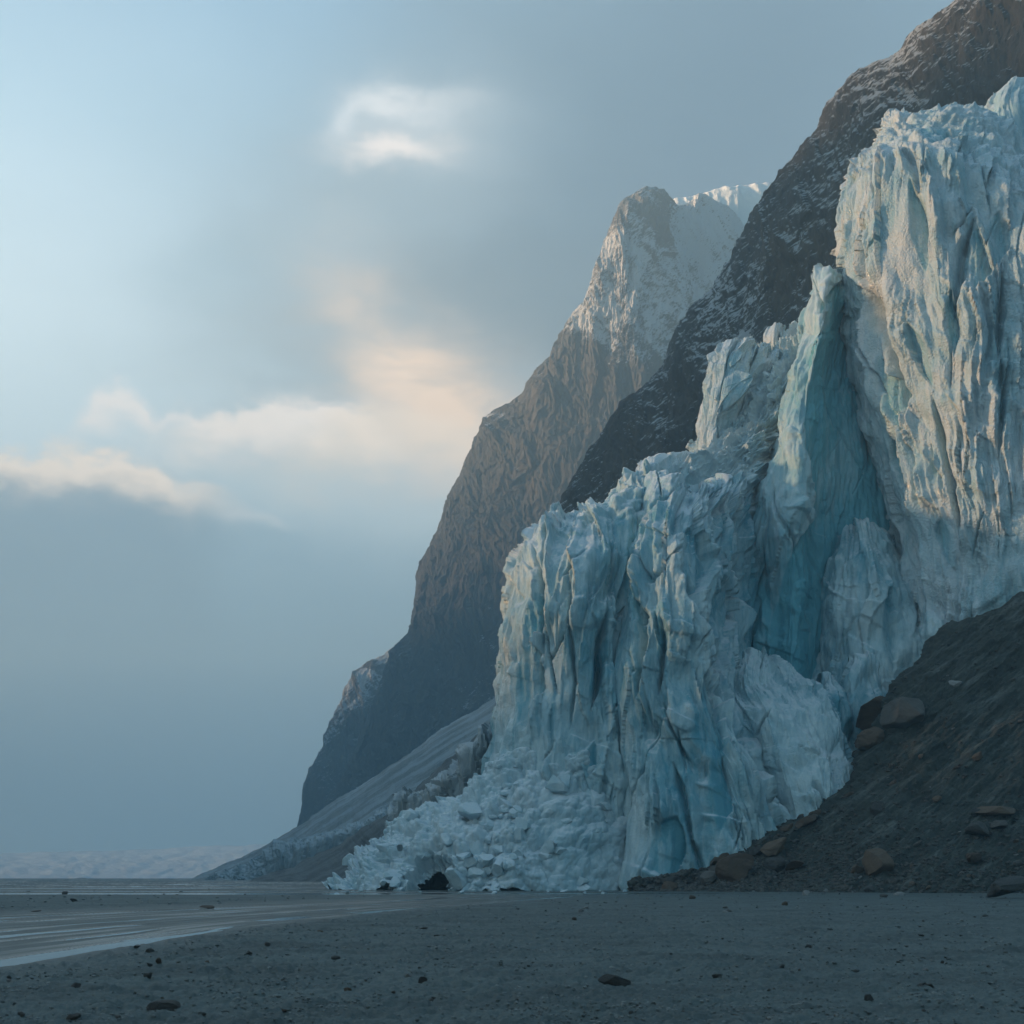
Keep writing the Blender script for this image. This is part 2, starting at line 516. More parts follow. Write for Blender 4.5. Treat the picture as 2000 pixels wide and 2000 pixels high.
# --- right-hand ice tower
p = Patch([
    [(1800, 1400, 200), (1795, 1400, 170), (1850, 1400, 162), (1910, 1400, 158), (1990, 1400, 156), (2120, 1400, 158), (2450, 1400, 167)],
    [(1775, 1180, 200), (1768, 1180, 172), (1835, 1180, 164), (1905, 1180, 160), (1985, 1180, 157), (2120, 1180, 158), (2450, 1180, 167)],
    [(1760, 1000, 200), (1747, 1000, 175), (1812, 1000, 166), (1890, 1000, 161), (1980, 1000, 158), (2120, 1000, 158), (2450, 1000, 167)],
    [(1712, 776, 205), (1694, 776, 179), (1765, 776, 169), (1860, 776, 163), (1960, 776, 160), (2112, 776, 160), (2442, 776, 169)],
    [(1692, 600, 206), (1674, 600, 181), (1738, 600, 171), (1840, 600, 165), (1950, 600, 162), (2106, 600, 162), (2436, 600, 171)],
    [(1672, 460, 207), (1654, 460, 182), (1720, 455, 172), (1825, 450, 167), (1938, 455, 164), (2100, 470, 164), (2430, 495, 173)],
    [(1695, 350, 210), (1676, 355, 185), (1735, 325, 175), (1822, 315, 170), (1930, 345, 167), (2040, 400, 168), (2330, 520, 178)],
    [(1722, 290, 214), (1712, 292, 192), (1752, 250, 184), (1825, 238, 181), (1905, 245, 180), (2020, 318, 178), (2300, 470, 190)],
    [(1738, 250, 216), (1735, 240, 200), (1770, 221, 194), (1830, 222, 192), (1895, 221, 192), (2012, 306, 190), (2290, 460, 200)],
], RES, [(1, 14, -1.0), (1, 20, -4)])
D = ice_d(p.U, p.V, 11, 8.5, 2.0, 1.1, 0.48, 0.4, 1.5, 4.4)
D = crev(p, D, [(1665, 470), (1690, 560), (1725, 650), (1762, 770), (1768, 860)], 7, 3.2)
D = crev(p, D, [(1905, 420), (1880, 500), (1872, 560), (1862, 640)], 7, 3.0)
D = crev(p, D, [(1962, 520), (1950, 640), (1958, 780), (1950, 900)], 6, 2.4)
D = crev(p, D, [(1820, 760), (1835, 860), (1862, 980), (1880, 1080)], 5, 2.2)
D = crev(p, D, [(1745, 290), (1788, 320), (1800, 400)], 6, 2.0)
top = sstep(330, 262, p.py)
D = D * (1 - 0.75 * top) + top * (rubble_d(p.U, p.V, 71, 1.7, 1.0) - 0.6)
bl = np.zeros_like(D)
D, bl = scoop(p, D, bl, [(1795, 440, 22, 90, 1.4, -8), (1740, 760, 16, 75, 1.6, -16), (1800, 690, 16, 80, 1.3, -20),
                         (1862, 640, 13, 60, 1.3, -4), (1905, 520, 30, 70, 1.4, 5), (1845, 1050, 20, 70, 1.3, -14),
                         (1945, 470, 30, 55, 1.6, 0), (1830, 265, 60, 22, 2.5, 5), (1760, 900, 10, 50, 1.0, -14)])
p.push(D); p.attrs['blue'] = bl
p.build('ice_tower', M_TOWER, glacier, True)

# --- serac peeking over the tower, top right
p = Patch([
    [(1940, 330, 240), (1945, 330, 226), (1985, 340, 222), (2090, 360, 224)],
    [(1925, 260, 240), (1925, 250, 226), (1960, 270, 222), (2090, 300, 224)],
    [(1925, 225, 240), (1922, 220, 230), (1950, 205, 226), (2000, 200, 225), ][:3] + [(2090, 200, 226)],
    [(1950, 190, 242), (1948, 182, 236), (1972, 162, 234), (2090, 130, 234)],
], RES * 1.3, [(2, 14, 0), (2, 20, -4)])
D = ice_d(p.U, p.V, 23, 9, 2.0, 0.5, 0.2, 0.3, 0.8)
bl = np.zeros_like(D); p.push(D); p.attrs['blue'] = bl + 0.15
p.build('serac', M_WALL, glacier, True)

# --- blue ice fin with the deep hollow
p = Patch([
    [(1480, 1420, 184), (1500, 1420, 172), (1540, 1420, 169), (1600, 1420, 173), (1680, 1420, 174), (1800, 1420, 174)],
    [(1480, 1180, 184), (1495, 1180, 172), (1545, 1180, 170), (1600, 1180, 174), (1670, 1180, 176), (1790, 1180, 178)],
    [(1488, 1000, 184), (1502, 1000, 172), (1552, 1000, 170), (1595, 1000, 175), (1665, 1000, 178), (1765, 1000, 179)],
    [(1520, 850, 186), (1535, 850, 174), (1568, 850, 172), (1600, 850, 176), (1655, 850, 179), (1735, 850, 181)],
    [(1545, 740, 188), (1557, 740, 176), (1582, 740, 174), (1608, 740, 178), (1650, 740, 181), (1712, 740, 183)],
    [(1578, 650, 190), (1588, 650, 179), (1600, 650, 174), (1628, 645, 180), (1655, 640, 185), (1698, 640, 188)],
    [(1590, 575, 192), (1598, 575, 181), (1612, 572, 178), (1635, 570, 182), (1660, 565, 186), (1690, 560, 190)],
    [(1597, 548, 195), (1606, 535, 186), (1617, 524, 184), (1636, 535, 187), (1655, 515, 190), (1685, 500, 194)],
], RES, [(1, 10, -1), (1, 15, -5)])
D = ice_d(p.U, p.V, 37, 6, 1.2, 0.7, 0.25, 0.35, 0.9, 4.0)
bl = np.full_like(D, -0.1)
xl = np.interp(p.py, [500, 640, 700, 780, 880, 960, 1010, 1050, 1200], [1640, 1600, 1590, 1578, 1571, 1577, 1588, 1560, 1510]) + 5 * fbm(p.U / 4, p.V / 8, 3, 3)
hol = sstep(-5, 5, p.px - xl) * sstep(635, 665, p.py + 1.2 * np.abs(p.px - 1602))
D = D * (1 - 0.35 * hol) - 0.8 * hol + hol * (0.5 * facets(p.U / 4, p.V / 11, 391, 1.5, 0.6) + 0.12 * fbm(p.U / 0.7, p.V / 2, 393, 3)); bl = bl + hol * 0.75
D, bl = scoop(p, D, bl, [(1628, 600, 26, 55, 1.3, 10)])
bl = bl + 0.35 * sstep(950, 1100, p.py)
p.push(D); p.attrs['blue'] = bl
p.build('ice_fin', M_BLUE, glacier, True)

# --- pyramid serac in front of the fin
p = Patch([
    [(1580, 1560, 174), (1650, 1560, 166), (1720, 1560, 163), (1790, 1560, 164), (1870, 1560, 172)],
    [(1565, 1300, 175), (1630, 1300, 168), (1705, 1300, 164), (1790, 1300, 166), (1855, 1300, 174)],
    [(1594, 1180, 176), (1640, 1180, 169), (1700, 1180, 166), (1770, 1180, 169), (1828, 1185, 176)],
    [(1630, 1095, 177), (1655, 1090, 172), (1697, 1090, 168), (1738, 1085, 172), (1772, 1095, 179)],
    [(1652, 1045, 179), (1668, 1028, 176), (1688, 1016, 174), (1708, 1030, 176), (1732, 1055, 181)],
], RES, [(0, 7, -2), (0, 9, -8)])
D = ice_d(p.U, p.V, 41, 6.0, 1.5, 0.7, 0.28, 0.4, 1.0, 3.5)
bl = np.full_like(D, 0.12)
D, bl = scoop(p, D, bl, [(1735, 1240, 22, 80, 1.2, -6), (1680, 1150, 18, 70, 1.0, 6)])
p.push(D); p.attrs['blue'] = bl
p.build('serac', M_WALL, glacier, True)

# --- ragged fins between the mound and the moraine
for rows, sd in (([
    [(1630, 1600, 166), (1665, 1600, 160), (1700, 1600, 158), (1750, 1600, 164)],
    [(1640, 1440, 166), (1662, 1440, 159), (1705, 1440, 158), (1762, 1440, 166)],
    [(1650, 1350, 166), (1672, 1340, 160), (1708, 1345, 160), (1752, 1360, 167)],
    [(1672, 1300, 167), (1684, 1282, 164), (1698, 1278, 164), (1725, 1310, 168)]], 51), ([
    [(1575, 1560, 160), (1600, 1560, 155), (1630, 1560, 155), (1665, 1560, 162)],
    [(1585, 1430, 160), (1604, 1430, 156), (1630, 1430, 156), (1662, 1430, 163)],
    [(1600, 1350, 161), (1610, 1340, 158), (1624, 1345, 158), (1645, 1365, 163)],
    [(1609, 1318, 162), (1614, 1308, 161), (1620, 1310, 161), (1630, 1330, 163)]], 57), ([
    [(1770, 1420, 170), (1800, 1420, 163), (1850, 1420, 161), (1900, 1420, 160), (1950, 1420, 168)],
    [(1780, 1280, 170), (1808, 1280, 164), (1850, 1280, 162), (1895, 1280, 162), (1935, 1280, 168)],
    [(1800, 1215, 171), (1822, 1200, 167), (1850, 1195, 165), (1880, 1170, 166), (1922, 1190, 170)],
    [(1825, 1165, 172), (1838, 1150, 170), (1858, 1150, 169), (1878, 1130, 170), (1905, 1150, 172)]], 63)):
    p = Patch(rows, RES, [(0, 5, -2), (0, 8, -7)])
    D = ice_d(p.U, p.V, sd, 3.2, 1.1, 0.7, 0.25, 0.5, 0.8, 3.5)
    p.push(D); p.attrs['blue'] = np.full_like(D, 0.15)
    p.build('serac', M_WALL, glacier, True)

# --- upper rubble-covered ice slope between the front wall and the fin
p = Patch([
    [(1165, 1060, 176), (1190, 1060, 168), (1290, 1060, 164), (1400, 1060, 166), (1460, 1060, 172), (1540, 1060, 182)],
    [(1180, 1000, 178), (1205, 995, 171), (1290, 985, 166), (1390, 985, 168), (1450, 985, 172), (1530, 985, 182)],
    [(1222, 958, 180), (1240, 945, 175), (1300, 930, 171), (1380, 925, 172), (1450, 915, 175), (1525, 905, 182)],
    [(1340, 905, 192), (1352, 890, 184), (1390, 865, 180), (1430, 840, 180), (1480, 820, 180), (1550, 800, 181)],
    [(1375, 850, 196), (1385, 835, 189), (1420, 800, 186), (1460, 775, 186), (1510, 745, 184), (1575, 710, 185)],
    [(1430, 760, 204), (1440, 730, 197), (1470, 700, 195), (1500, 690, 194), (1545, 665, 193), (1600, 620, 192)],
    [(1450, 720, 214), (1470, 690, 206), (1490, 676, 204), (1515, 668, 204), (1556, 645, 204), (1605, 606, 206)],
], RES, [(2, 20, 0), (2, 30, -5)])
D = rubble_d(p.U, p.V * 1.0, 83, 1.0, 1.6) + 0.8 * fbm(p.U / 9, p.V / 9, 5, 3)
p.push(D); p.attrs['blue'] = np.zeros_like(D)
p.build('ice_slope', M_RUBBLE, glacier); SLOPE = p

# --- sunlit serac block on the slope
p = Patch([
    [(1372, 900, 200), (1368, 895, 186), (1400, 885, 180), (1450, 850, 181), (1530, 805, 188)],
    [(1372, 830, 200), (1369, 830, 186), (1398, 825, 180), (1450, 800, 182), (1535, 770, 188)],
    [(1382, 765, 201), (1378, 765, 187), (1408, 765, 181), (1455, 755, 184), (1540, 735, 190)],
    [(1398, 705, 203), (1394, 705, 189), (1420, 700, 184), (1465, 700, 186), (1545, 700, 192)],
    [(1412, 678, 206), (1410, 676, 195), (1446, 655, 190), (1482, 668, 191), (1548, 682, 196)],
], RES, [(2, 8, -0.5), (2, 12, -6)])
D = ice_d(p.U, p.V, 91, 5.0, 1.3, 0.8, 0.25, 0.9, 0.8, 1.8)
bl = np.zeros_like(D)
D, bl = scoop(p, D, bl, [(1425, 760, 26, 42, 2.4, 10), (1432, 700, 18, 18, 0.8, 0)])
p.push(D); p.attrs['blue'] = bl * 0.5
p.build('ice_block', M_TOWER, glacier)

# --- smaller square blocks on the crest
for rows, sd in (([
    [(1240, 960, 182), (1238, 958, 174), (1270, 945, 170), (1310, 940, 172), (1356, 940, 178)],
    [(1243, 925, 182), (1241, 925, 174), (1271, 915, 170), (1310, 912, 172), (1356, 910, 178)],
    [(1248, 912, 183), (1246, 908, 176), (1271, 893, 172), (1312, 890, 174), (1354, 890, 179)],
    [(1252, 906, 184), (1252, 901, 180), (1276, 887, 178), (1315, 884, 178), (1352, 884, 182)]], 97), ([
    [(1498, 690, 206), (1496, 690, 200), (1512, 690, 198), (1530, 688, 200), (1540, 686, 205)],
    [(1499, 655, 206), (1497, 655, 200), (1512, 655, 198), (1530, 655, 200), (1538, 655, 205)],
    [(1506, 640, 207), (1504, 638, 202), (1514, 630, 200), (1526, 628, 202), (1535, 635, 206)]], 99)):
    p = Patch(rows, RES * 0.8, [(0, 3, -0.2), (0, 4, -4)])
    D = 0.35 * ice_d(p.U, p.V, sd, 2.6, 1.0, 0.6, 0.3, 0.4, 0.6, 1.6)
    p.push(D); p.attrs['blue'] = np.zeros_like(D)
    p.build('ice_block', M_TOWER, glacier)

# --- left front wall
p = Patch([
    [(950, 1760, 172), (952, 1760, 158), (1040, 1760, 151), (1120, 1760, 148), (1190, 1760, 148), (1245, 1760, 154)],
    [(970, 1500, 172), (970, 1500, 158), (1040, 1500, 151), (1120, 1500, 149), (1195, 1500, 149), (1245, 1500, 155)],
    [(993, 1350, 172), (990, 1350, 158), (1045, 1350, 152), (1120, 1350, 150), (1195, 1350, 150), (1240, 1350, 157)],
    [(1008, 1200, 173), (1004, 1200, 159), (1058, 1200, 153), (1130, 1200, 151), (1200, 1200, 152), (1250, 1200, 159)],
    [(1030, 1105, 174), (1025, 1103, 161), (1072, 1100, 156), (1140, 1100, 154), (1205, 1095, 155), (1262, 1090, 161)],
    [(1052, 1065, 176), (1048, 1060, 165), (1090, 1040, 161), (1150, 1035, 160), (1200, 1010, 160), (1268, 1000, 165)],
    [(1072, 1040, 180), (1070, 1034, 172), (1105, 1028, 168), (1155, 1016, 168), (1200, 980, 168), (1275, 950, 170)],
    [(1085, 1032, 186), (1085, 1030, 180), (1120, 1026, 176), (1168, 1000, 176), (1215, 962, 175), (1285, 925, 176)],
], RES, [(3, 12, 0), (3, 20, -3)])
D = ice_d(p.U, p.V, 103, 6.5, 2.0, 1.15, 0.48, 0.5, 1.8, 3.6)
top = sstep(1060, 1010, p.py)
D = D + top * rubble_d(p.U, p.V, 105, 1.5, 0.9)
bl = np.zeros_like(D) + 0.08
D, bl = scoop(p, D, bl, [(1025, 1330, 27, 90, 2.2, 4), (1040, 1210, 14, 55, 0.9, 8), (1078, 1420, 9, 50, 0.9, 0), (1168, 1300, 14, 70, 1.8, 14),
                         (1178, 980, 26, 26, 1.2, 0), (1150, 1480, 20, 40, 1.0, 20)])
D = crev(p, D, [(1187, 1185), (1174, 1250), (1170, 1320), (1152, 1392)], 6, 3.0)
D = crev(p, D, [(1118, 1120), (1112, 1220), (1122, 1330), (1110, 1430)], 4, 1.6)
D = crev(p, D, [(1048, 1070), (1058, 1140), (1052, 1230), (1056, 1300)], 5, 2.0)
p.push(D); p.attrs['blue'] = bl
p.build('ice_wall', M_WALL, glacier, True)

# --- central buttress, ribs fanning to the foot
p = Patch([
    [(1180, 1760, 156), (1195, 1760, 149), (1265, 1760, 143), (1350, 1760, 141), (1440, 1760, 140), (1530, 1760, 142), (1570, 1760, 152)],
    [(1200, 1600, 157), (1216, 1600, 149), (1285, 1600, 144), (1355, 1600, 142), (1428, 1600, 141), (1498, 1600, 143), (1540, 1600, 155)],
    [(1192, 1450, 158), (1208, 1450, 150), (1270, 1450, 146), (1330, 1450, 144), (1390, 1450, 143), (1446, 1450, 145), (1490, 1450, 159)],
    [(1185, 1300, 158), (1202, 1300, 151), (1258, 1300, 147), (1308, 1300, 146), (1348, 1300, 147), (1385, 1300, 152), (1480, 1300, 174)],
    [(1205, 1180, 160), (1222, 1180, 154), (1265, 1180, 149), (1303, 1180, 147), (1340, 1180, 148), (1400, 1180, 158), (1490, 1180, 178)],
    [(1222, 1080, 163), (1235, 1080, 158), (1272, 1075, 152), (1303, 1075, 149), (1338, 1075, 151), (1408, 1075, 161), (1495, 1075, 180)],
    [(1235, 1010, 166), (1248, 1000, 162), (1278, 985, 157), (1312, 1000, 153), (1345, 1005, 155), (1412, 1000, 165), (1500, 1000, 183)],
    [(1243, 965, 170), (1258, 945, 168), (1284, 925, 164), (1328, 955, 162), (1365, 965, 163), (1432, 955, 174), (1508, 950, 188)],
], RES, [(2, 8, -0.5), (2, 14, -4)])
D = ice_d(p.U, p.V, 113, 5.5, 2.1, 1.2, 0.45, 0.5, 1.8, 3.8)
bl = np.zeros_like(D) + 0.06 + 0.25 * sstep(1345, 1440, p.px) * sstep(1320, 1260, p.py)
D, bl = scoop(p, D, bl, [(1385, 1420, 36, 95, 1.6, -12), (1398, 1560, 34, 80, 1.2, -6), (1292, 1235, 8, 40, 1.0, -14), (1340, 1110, 30, 80, 1.2, 0),
                         (1405, 1200, 30, 70, 1.5, 0), (1300, 1660, 50, 60, 1.2, 10)])
D = crev(p, D, [(1362, 1270), (1390, 1330), (1409, 1362), (1435, 1410), (1455, 1445), (1487, 1523), (1500, 1600)], 6, 3.5)
D = crev(p, D, [(1199, 1362), (1202, 1430), (1207, 1487), (1223, 1575), (1208, 1660), (1202, 1740)], 7, 3.0)
D = crev(p, D, [(1255, 1170), (1263, 1220), (1250, 1300), (1240, 1380)], 6, 3.0)
D = crev(p, D, [(1338, 1120), (1352, 1200), (1365, 1270)], 5, 2.2)
D = crev(p, D, [(1430, 965), (1424, 1050), (1442, 1130), (1436, 1220)], 6, 3.0)
D = crev(p, D, [(1310, 1480), (1335, 1560), (1350, 1640), (1385, 1740)], 5, 2.0)
D = crev(p, D, [(1292, 1200), (1298, 1250), (1290, 1310), (1280, 1360)], 5, 1.8)
D = crev(p, D, [(1445, 1010), (1450, 1100), (1462, 1200), (1455, 1290)], 6, 2.5)
D = D * (0.15 + 0.85 * sstep(5.0, 10.5, p.U))
p.push(D); p.attrs['blue'] = bl
p.build('ice_buttress', M_WALL, glacier, True)

# --- slumped mound right of the buttress
p = Patch([
    [(1470, 1770, 152), (1490, 1770, 146), (1545, 1770, 143), (1610, 1770, 142), (1690, 1770, 146), (1730, 1770, 160)],
    [(1478, 1600, 153), (1496, 1600, 147), (1548, 1600, 144), (1610, 1600, 143), (1670, 1600, 148), (1705, 1600, 162)],
    [(1450, 1480, 155), (1470, 1480, 150), (1520, 1480, 147), (1590, 1480, 147), (1650, 1480, 152), (1690, 1480, 166)],
    [(1425, 1400, 157), (1443, 1400, 152), (1500, 1400, 150), (1570, 1400, 151), (1626, 1402, 156), (1662, 1400, 170)],
    [(1405, 1345, 160), (1420, 1340, 156), (1470, 1340, 155), (1532, 1345, 157), (1588, 1358, 162), (1625, 1365, 174)],
    [(1418, 1315, 164), (1430, 1305, 161), (1472, 1280, 161), (1505, 1282, 163), (1550, 1325, 168), (1595, 1362, 178)],
], RES, [(0, 9, -3), (0, 12, -10)])
D = ice_d(p.U, p.V, 127, 5.5, 1.7, 0.8, 0.35, 0.7, 1.5, 2.2) + 0.3 * rubble_d(p.U, p.V, 129, 1.1, 0.8) * sstep(-0.2, 0.3, fbm(p.U / 6, p.V / 6, 4, 2))
p.push(D); p.attrs['blue'] = np.zeros_like(D)
p.build('ice_mound', M_WALL, glacier)

# --- collapsed apron of broken ice at the left foot
p = Patch([
    [(640, 1740, 162), (655, 1741, 151), (740, 1743, 143), (830, 1744, 141), (920, 1745, 140), (1040, 1745, 140), (1130, 1745, 141), (1222, 1745, 147)],
    [(665, 1722, 164), (690, 1716, 153), (755, 1700, 147), (840, 1690, 144), (930, 1680, 142), (1040, 1665, 142), (1130, 1655, 143), (1222, 1650, 149)],
    [(690, 1690, 168), (714, 1688, 158), (780, 1640, 152), (850, 1620, 149), (930, 1600, 147), (1040, 1575, 146), (1130, 1565, 147), (1218, 1565, 151)],
    [(715, 1670, 172), (737, 1662, 164), (798, 1605, 158), (860, 1585, 155), (935, 1545, 153), (1035, 1490, 151), (1120, 1485, 150), (1212, 1495, 153)],
    [(735, 1660, 180), (755, 1645, 174), (808, 1600, 168), (870, 1578, 165), (942, 1532, 161), (1035, 1472, 157), (1120, 1470, 156), (1208, 1480, 156)],
], RES, [(2, 10, -3)])
D = rubble_d(p.U, p.V, 137, 1.15, 1.35) * (1 - 0.55 * sstep(1010, 1090, p.px) * sstep(1500, 1560, p.py)) + 0.9 * fbm(p.U / 8, p.V / 8, 3, 3)
cx, cy = p.px - 845, p.py - 1712
cw = (cx / 44 + 0.5 * fbm(p.U / 1.5, p.V / 1.5, 61, 3)) ** 2 + (cy / 40 + 0.4 * fbm(p.U / 1.2, p.V / 1.2, 62, 3)) ** 2
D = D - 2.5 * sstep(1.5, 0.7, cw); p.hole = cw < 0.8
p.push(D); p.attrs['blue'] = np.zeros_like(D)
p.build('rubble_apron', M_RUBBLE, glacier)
APRON = p
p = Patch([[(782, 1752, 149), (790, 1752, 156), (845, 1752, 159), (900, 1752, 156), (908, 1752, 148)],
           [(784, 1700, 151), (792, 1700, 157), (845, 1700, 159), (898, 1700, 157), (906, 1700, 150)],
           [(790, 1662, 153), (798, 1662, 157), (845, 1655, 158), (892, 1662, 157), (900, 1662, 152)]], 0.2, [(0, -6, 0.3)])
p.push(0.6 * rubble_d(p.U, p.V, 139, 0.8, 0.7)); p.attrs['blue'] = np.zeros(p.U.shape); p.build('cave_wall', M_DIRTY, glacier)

# --- broken blocks standing along the crests
SP = [new_mesh('ice_spire', *stone_shape(ico(4), 1500 + i, 14, 0.03, 0.3, 0.45), M_CHUNK, False) for i in range(6)]
rq = np.random.RandomState(77)
for line, n in (([(1042, 1062, 166), (1095, 1030, 168), (1155, 1012, 169), (1215, 966, 171), (1262, 935, 170)], 26), ([(1235, 985, 164), (1280, 930, 165), (1330, 958, 162), (1400, 975, 170)], 20),
                ([(1395, 690, 192), (1450, 660, 194), (1500, 672, 199), (1590, 612, 203)], 12), ([(1600, 535, 184), (1660, 500, 190)], 5), ([(1425, 1310, 162), (1480, 1282, 162), (1545, 1325, 168)], 10)):
    L = np.array([W(*q) for q in line])
    for k in range(n):
        t = rq.uniform(0, len(L) - 1.001); a = int(t); q = L[a] + (L[a + 1] - L[a]) * (t - a)
        w = 0.45 + 1.3 * rq.uniform() ** 2
        o = link('ice_spire', SP[rq.randint(6)], glacier, tuple(q + np.array([rq.uniform(-.5, .5), rq.uniform(-1, 1.5), -0.3 * w])))
        o.scale = (w * rq.uniform(.6, 1), w, w * rq.uniform(.9, 1.7)); o.rotation_euler = (rq.uniform(-.4, .4), rq.uniform(-.4, .4), rq.uniform(0, 6.28))

# --- dirty ice wall further back
ice_back = bpy.data.objects.new('ice_cliff', None); COL.objects.link(ice_back)
tag(ice_back, 'low dirty grey ice cliff half hidden behind the broken ice at the glacier foot', 'ice cliff')
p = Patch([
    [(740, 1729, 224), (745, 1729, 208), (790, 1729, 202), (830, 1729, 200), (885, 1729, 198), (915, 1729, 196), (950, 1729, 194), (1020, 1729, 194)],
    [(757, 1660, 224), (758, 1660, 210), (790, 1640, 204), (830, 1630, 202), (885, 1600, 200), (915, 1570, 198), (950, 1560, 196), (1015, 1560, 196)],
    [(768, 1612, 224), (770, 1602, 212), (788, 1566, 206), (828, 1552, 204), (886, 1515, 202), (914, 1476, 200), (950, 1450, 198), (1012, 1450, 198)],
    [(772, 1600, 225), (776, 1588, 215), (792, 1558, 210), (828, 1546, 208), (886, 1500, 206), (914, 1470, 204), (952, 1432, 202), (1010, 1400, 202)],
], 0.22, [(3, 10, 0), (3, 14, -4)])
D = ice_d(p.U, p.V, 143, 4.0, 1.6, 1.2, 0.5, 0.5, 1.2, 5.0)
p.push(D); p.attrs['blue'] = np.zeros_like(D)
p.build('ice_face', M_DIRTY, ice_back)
p = Patch([
    [(960, 1560, 196), (966, 1560, 188), (980, 1560, 186), (995, 1560, 190)],
    [(966, 1440, 196), (969, 1440, 189), (980, 1440, 187), (993, 1440, 191)],
    [(970, 1400, 196), (972, 1398, 191), (981, 1385, 189), (990, 1385, 192)],
    [(976, 1385, 196), (978, 1378, 193), (982, 1370, 192), (988, 1375, 194)]], 0.13, [(0, 3, -1), (0, 4, -5)])
D = 0.5 * ice_d(p.U, p.V, 151, 2.0, 1.0, 0.9, 0.4, 0.4, 0.6, 4.0)
p.push(D); p.attrs['blue'] = np.zeros_like(D)
p.build('serac', M_DIRTY, ice_back)

# ------------------------------------------------------------------ mountains
def rock_d(U, V, seed, s=1.0, slant=0.0):
    w = 12 * s * fbm(U / (70 * s), V / (80 * s), seed, 4, 0.55); w2 = 9 * s * fbm(U / (40 * s) + 5, V / (60 * s), seed + 31, 4, 0.55)
    u = U + w + slant * V; v = V + w2
    D = 8.0 * s * (ridged(u / (60 * s), v / (110 * s), seed + 1, 7, 0.56) - 0.3)
    D = D + 4.0 * s * fbm(u / (24 * s), v / (34 * s), seed + 21, 6, 0.58)
    D = D + 1.8 * s * facets(u / (11 * s), v / (19 * s), seed + 3, 1.8) + 0.9 * s * facets(u / (4.5 * s), v / (7 * s), seed + 4, 2.0)
    D = D + 1.3 * s * (ridged(u / (5 * s), v / (11 * s), seed + 5, 4, 0.6) - 0.3) + 0.8 * s * fbm(u / (2.6 * s), v / (4 * s), seed + 6, 3, 0.65)
    st = (v - 0.5 * u) / (7.0 * s)
    D = D + 0.9 * s * (np.abs(st % 1.0 - 0.5) * 2 - 0.5) * sstep(-0.2, 0.4, fbm(U / (50 * s), V / (50 * s), seed + 7, 3))
    return D


def mountain(ridge, foot, mid, res, seed, mat, s, label, snowf, back, slant=0.0, name='mountain', damp=1.0):
    p = Patch([foot] + mid + [ridge], res, back)
    D = rock_d(p.U, p.V, seed, s, slant)
    tvt = p.tv[len(mid) + 1]
    D = D * damp * (0.55 + 0.45 * sstep(0, 0.14, np.abs(p.V - tvt) / tvt))
    p.attrs['brown'] = 0.75 * sstep(110, 40, np.hypot(p.px - 1560, (p.py - 530) * 0.8)) + 0.45 * sstep(90, 30, np.hypot(p.px - 1065, (p.py - 860) * 0.4)) + 0.3 * sstep(60, 20, np.abs(p.px - 1790)) * sstep(260, 180, p.py)  # warm sunlight on these cliff patches, painted in as browner rock colour
    p.push(D); p.attrs['snow'] = snowf(p)
    o = p.build(name, mat)
    tag(o, label, 'mountain', None, 'structure')
    return p


# near rock flank behind the glacier
sy = lambda rows, f: [(x, y, Y * f) for x, y, Y in rows]
rg = [(2090, -170, 255), (1960, -75, 262), (1878, -14, 268), (1801, 50, 276), (1749, 112, 284), (1656, 171, 294), (1594, 254, 302), (1551, 312, 308),
      (1501, 384, 314), (1449, 466, 320), (1397, 564, 326), (1335, 642, 332), (1285, 735, 337), (1200, 805, 343), (1166, 862, 346),
      (1139, 911, 348), (1105, 1000, 352), (1065, 1100, 356), (1030, 1220, 360), (990, 1380, 364)]
ft = [(2400, 1100, 215), (2300, 1100, 216), (2250, 1150, 218), (2180, 1150, 220), (2120, 1180, 222), (2040, 1200, 224), (1980, 1230, 226), (1930, 1250, 228),
      (1860, 1290, 230), (1800, 1320, 234), (1740, 1380, 238), (1660, 1420, 244), (1580, 1460, 250), (1480, 1500, 258), (1420, 1530, 264),
      (1370, 1550, 272), (1310, 1580, 284), (1240, 1620, 296), (1160, 1660, 310), (1080, 1700, 326)]
def mids(a, b, t, bulge):
    return [(x0 + (x1 - x0) * t, y0 + (y1 - y0) * t, Y0 + (Y1 - Y0) * t + bulge) for (x0, y0, Y0), (x1, y1, Y1) in zip(a, b)]
rg, ft = sy(rg, 1.25), sy(ft, 1.3)
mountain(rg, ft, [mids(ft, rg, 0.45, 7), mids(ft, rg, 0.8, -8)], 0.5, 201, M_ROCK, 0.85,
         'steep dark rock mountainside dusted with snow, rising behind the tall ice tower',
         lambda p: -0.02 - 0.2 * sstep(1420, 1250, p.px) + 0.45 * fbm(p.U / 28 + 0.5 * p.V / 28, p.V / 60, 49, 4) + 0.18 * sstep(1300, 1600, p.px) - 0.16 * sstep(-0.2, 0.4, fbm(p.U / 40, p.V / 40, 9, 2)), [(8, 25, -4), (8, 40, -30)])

# second peak, hazier
rg = [(1600, 560, 560), (1530, 490, 540), (1468, 442, 525), (1424, 408, 515), (1393, 389, 510), (1352, 394, 500), (1322, 402, 492), (1296, 378, 482), (1242, 376, 475), (1214, 390, 472),
      (1201, 426, 470), (1185, 487, 470), (1149, 569, 472), (1110, 642, 474), (1077, 694, 478), (1046, 725, 480), (1020, 766, 484), (968, 807, 488),
      (932, 859, 492), (905, 912, 496), (880, 963, 500), (855, 1028, 504), (833, 1080, 508), (818, 1139, 512), (802, 1222, 516), (782, 1258, 522), (748, 1330, 528), (715, 1420, 536), (680, 1500, 545), (640, 1590, 555)]
ft = []
for i, (x, y, Y) in enumerate(rg):
    t = i / (len(rg) - 1)
    ft.append((x + 210 * (1 - t) + 150 * t, 1480 + 150 * t + 0.12 * (y - 376), Y - 65 + 10 * t))
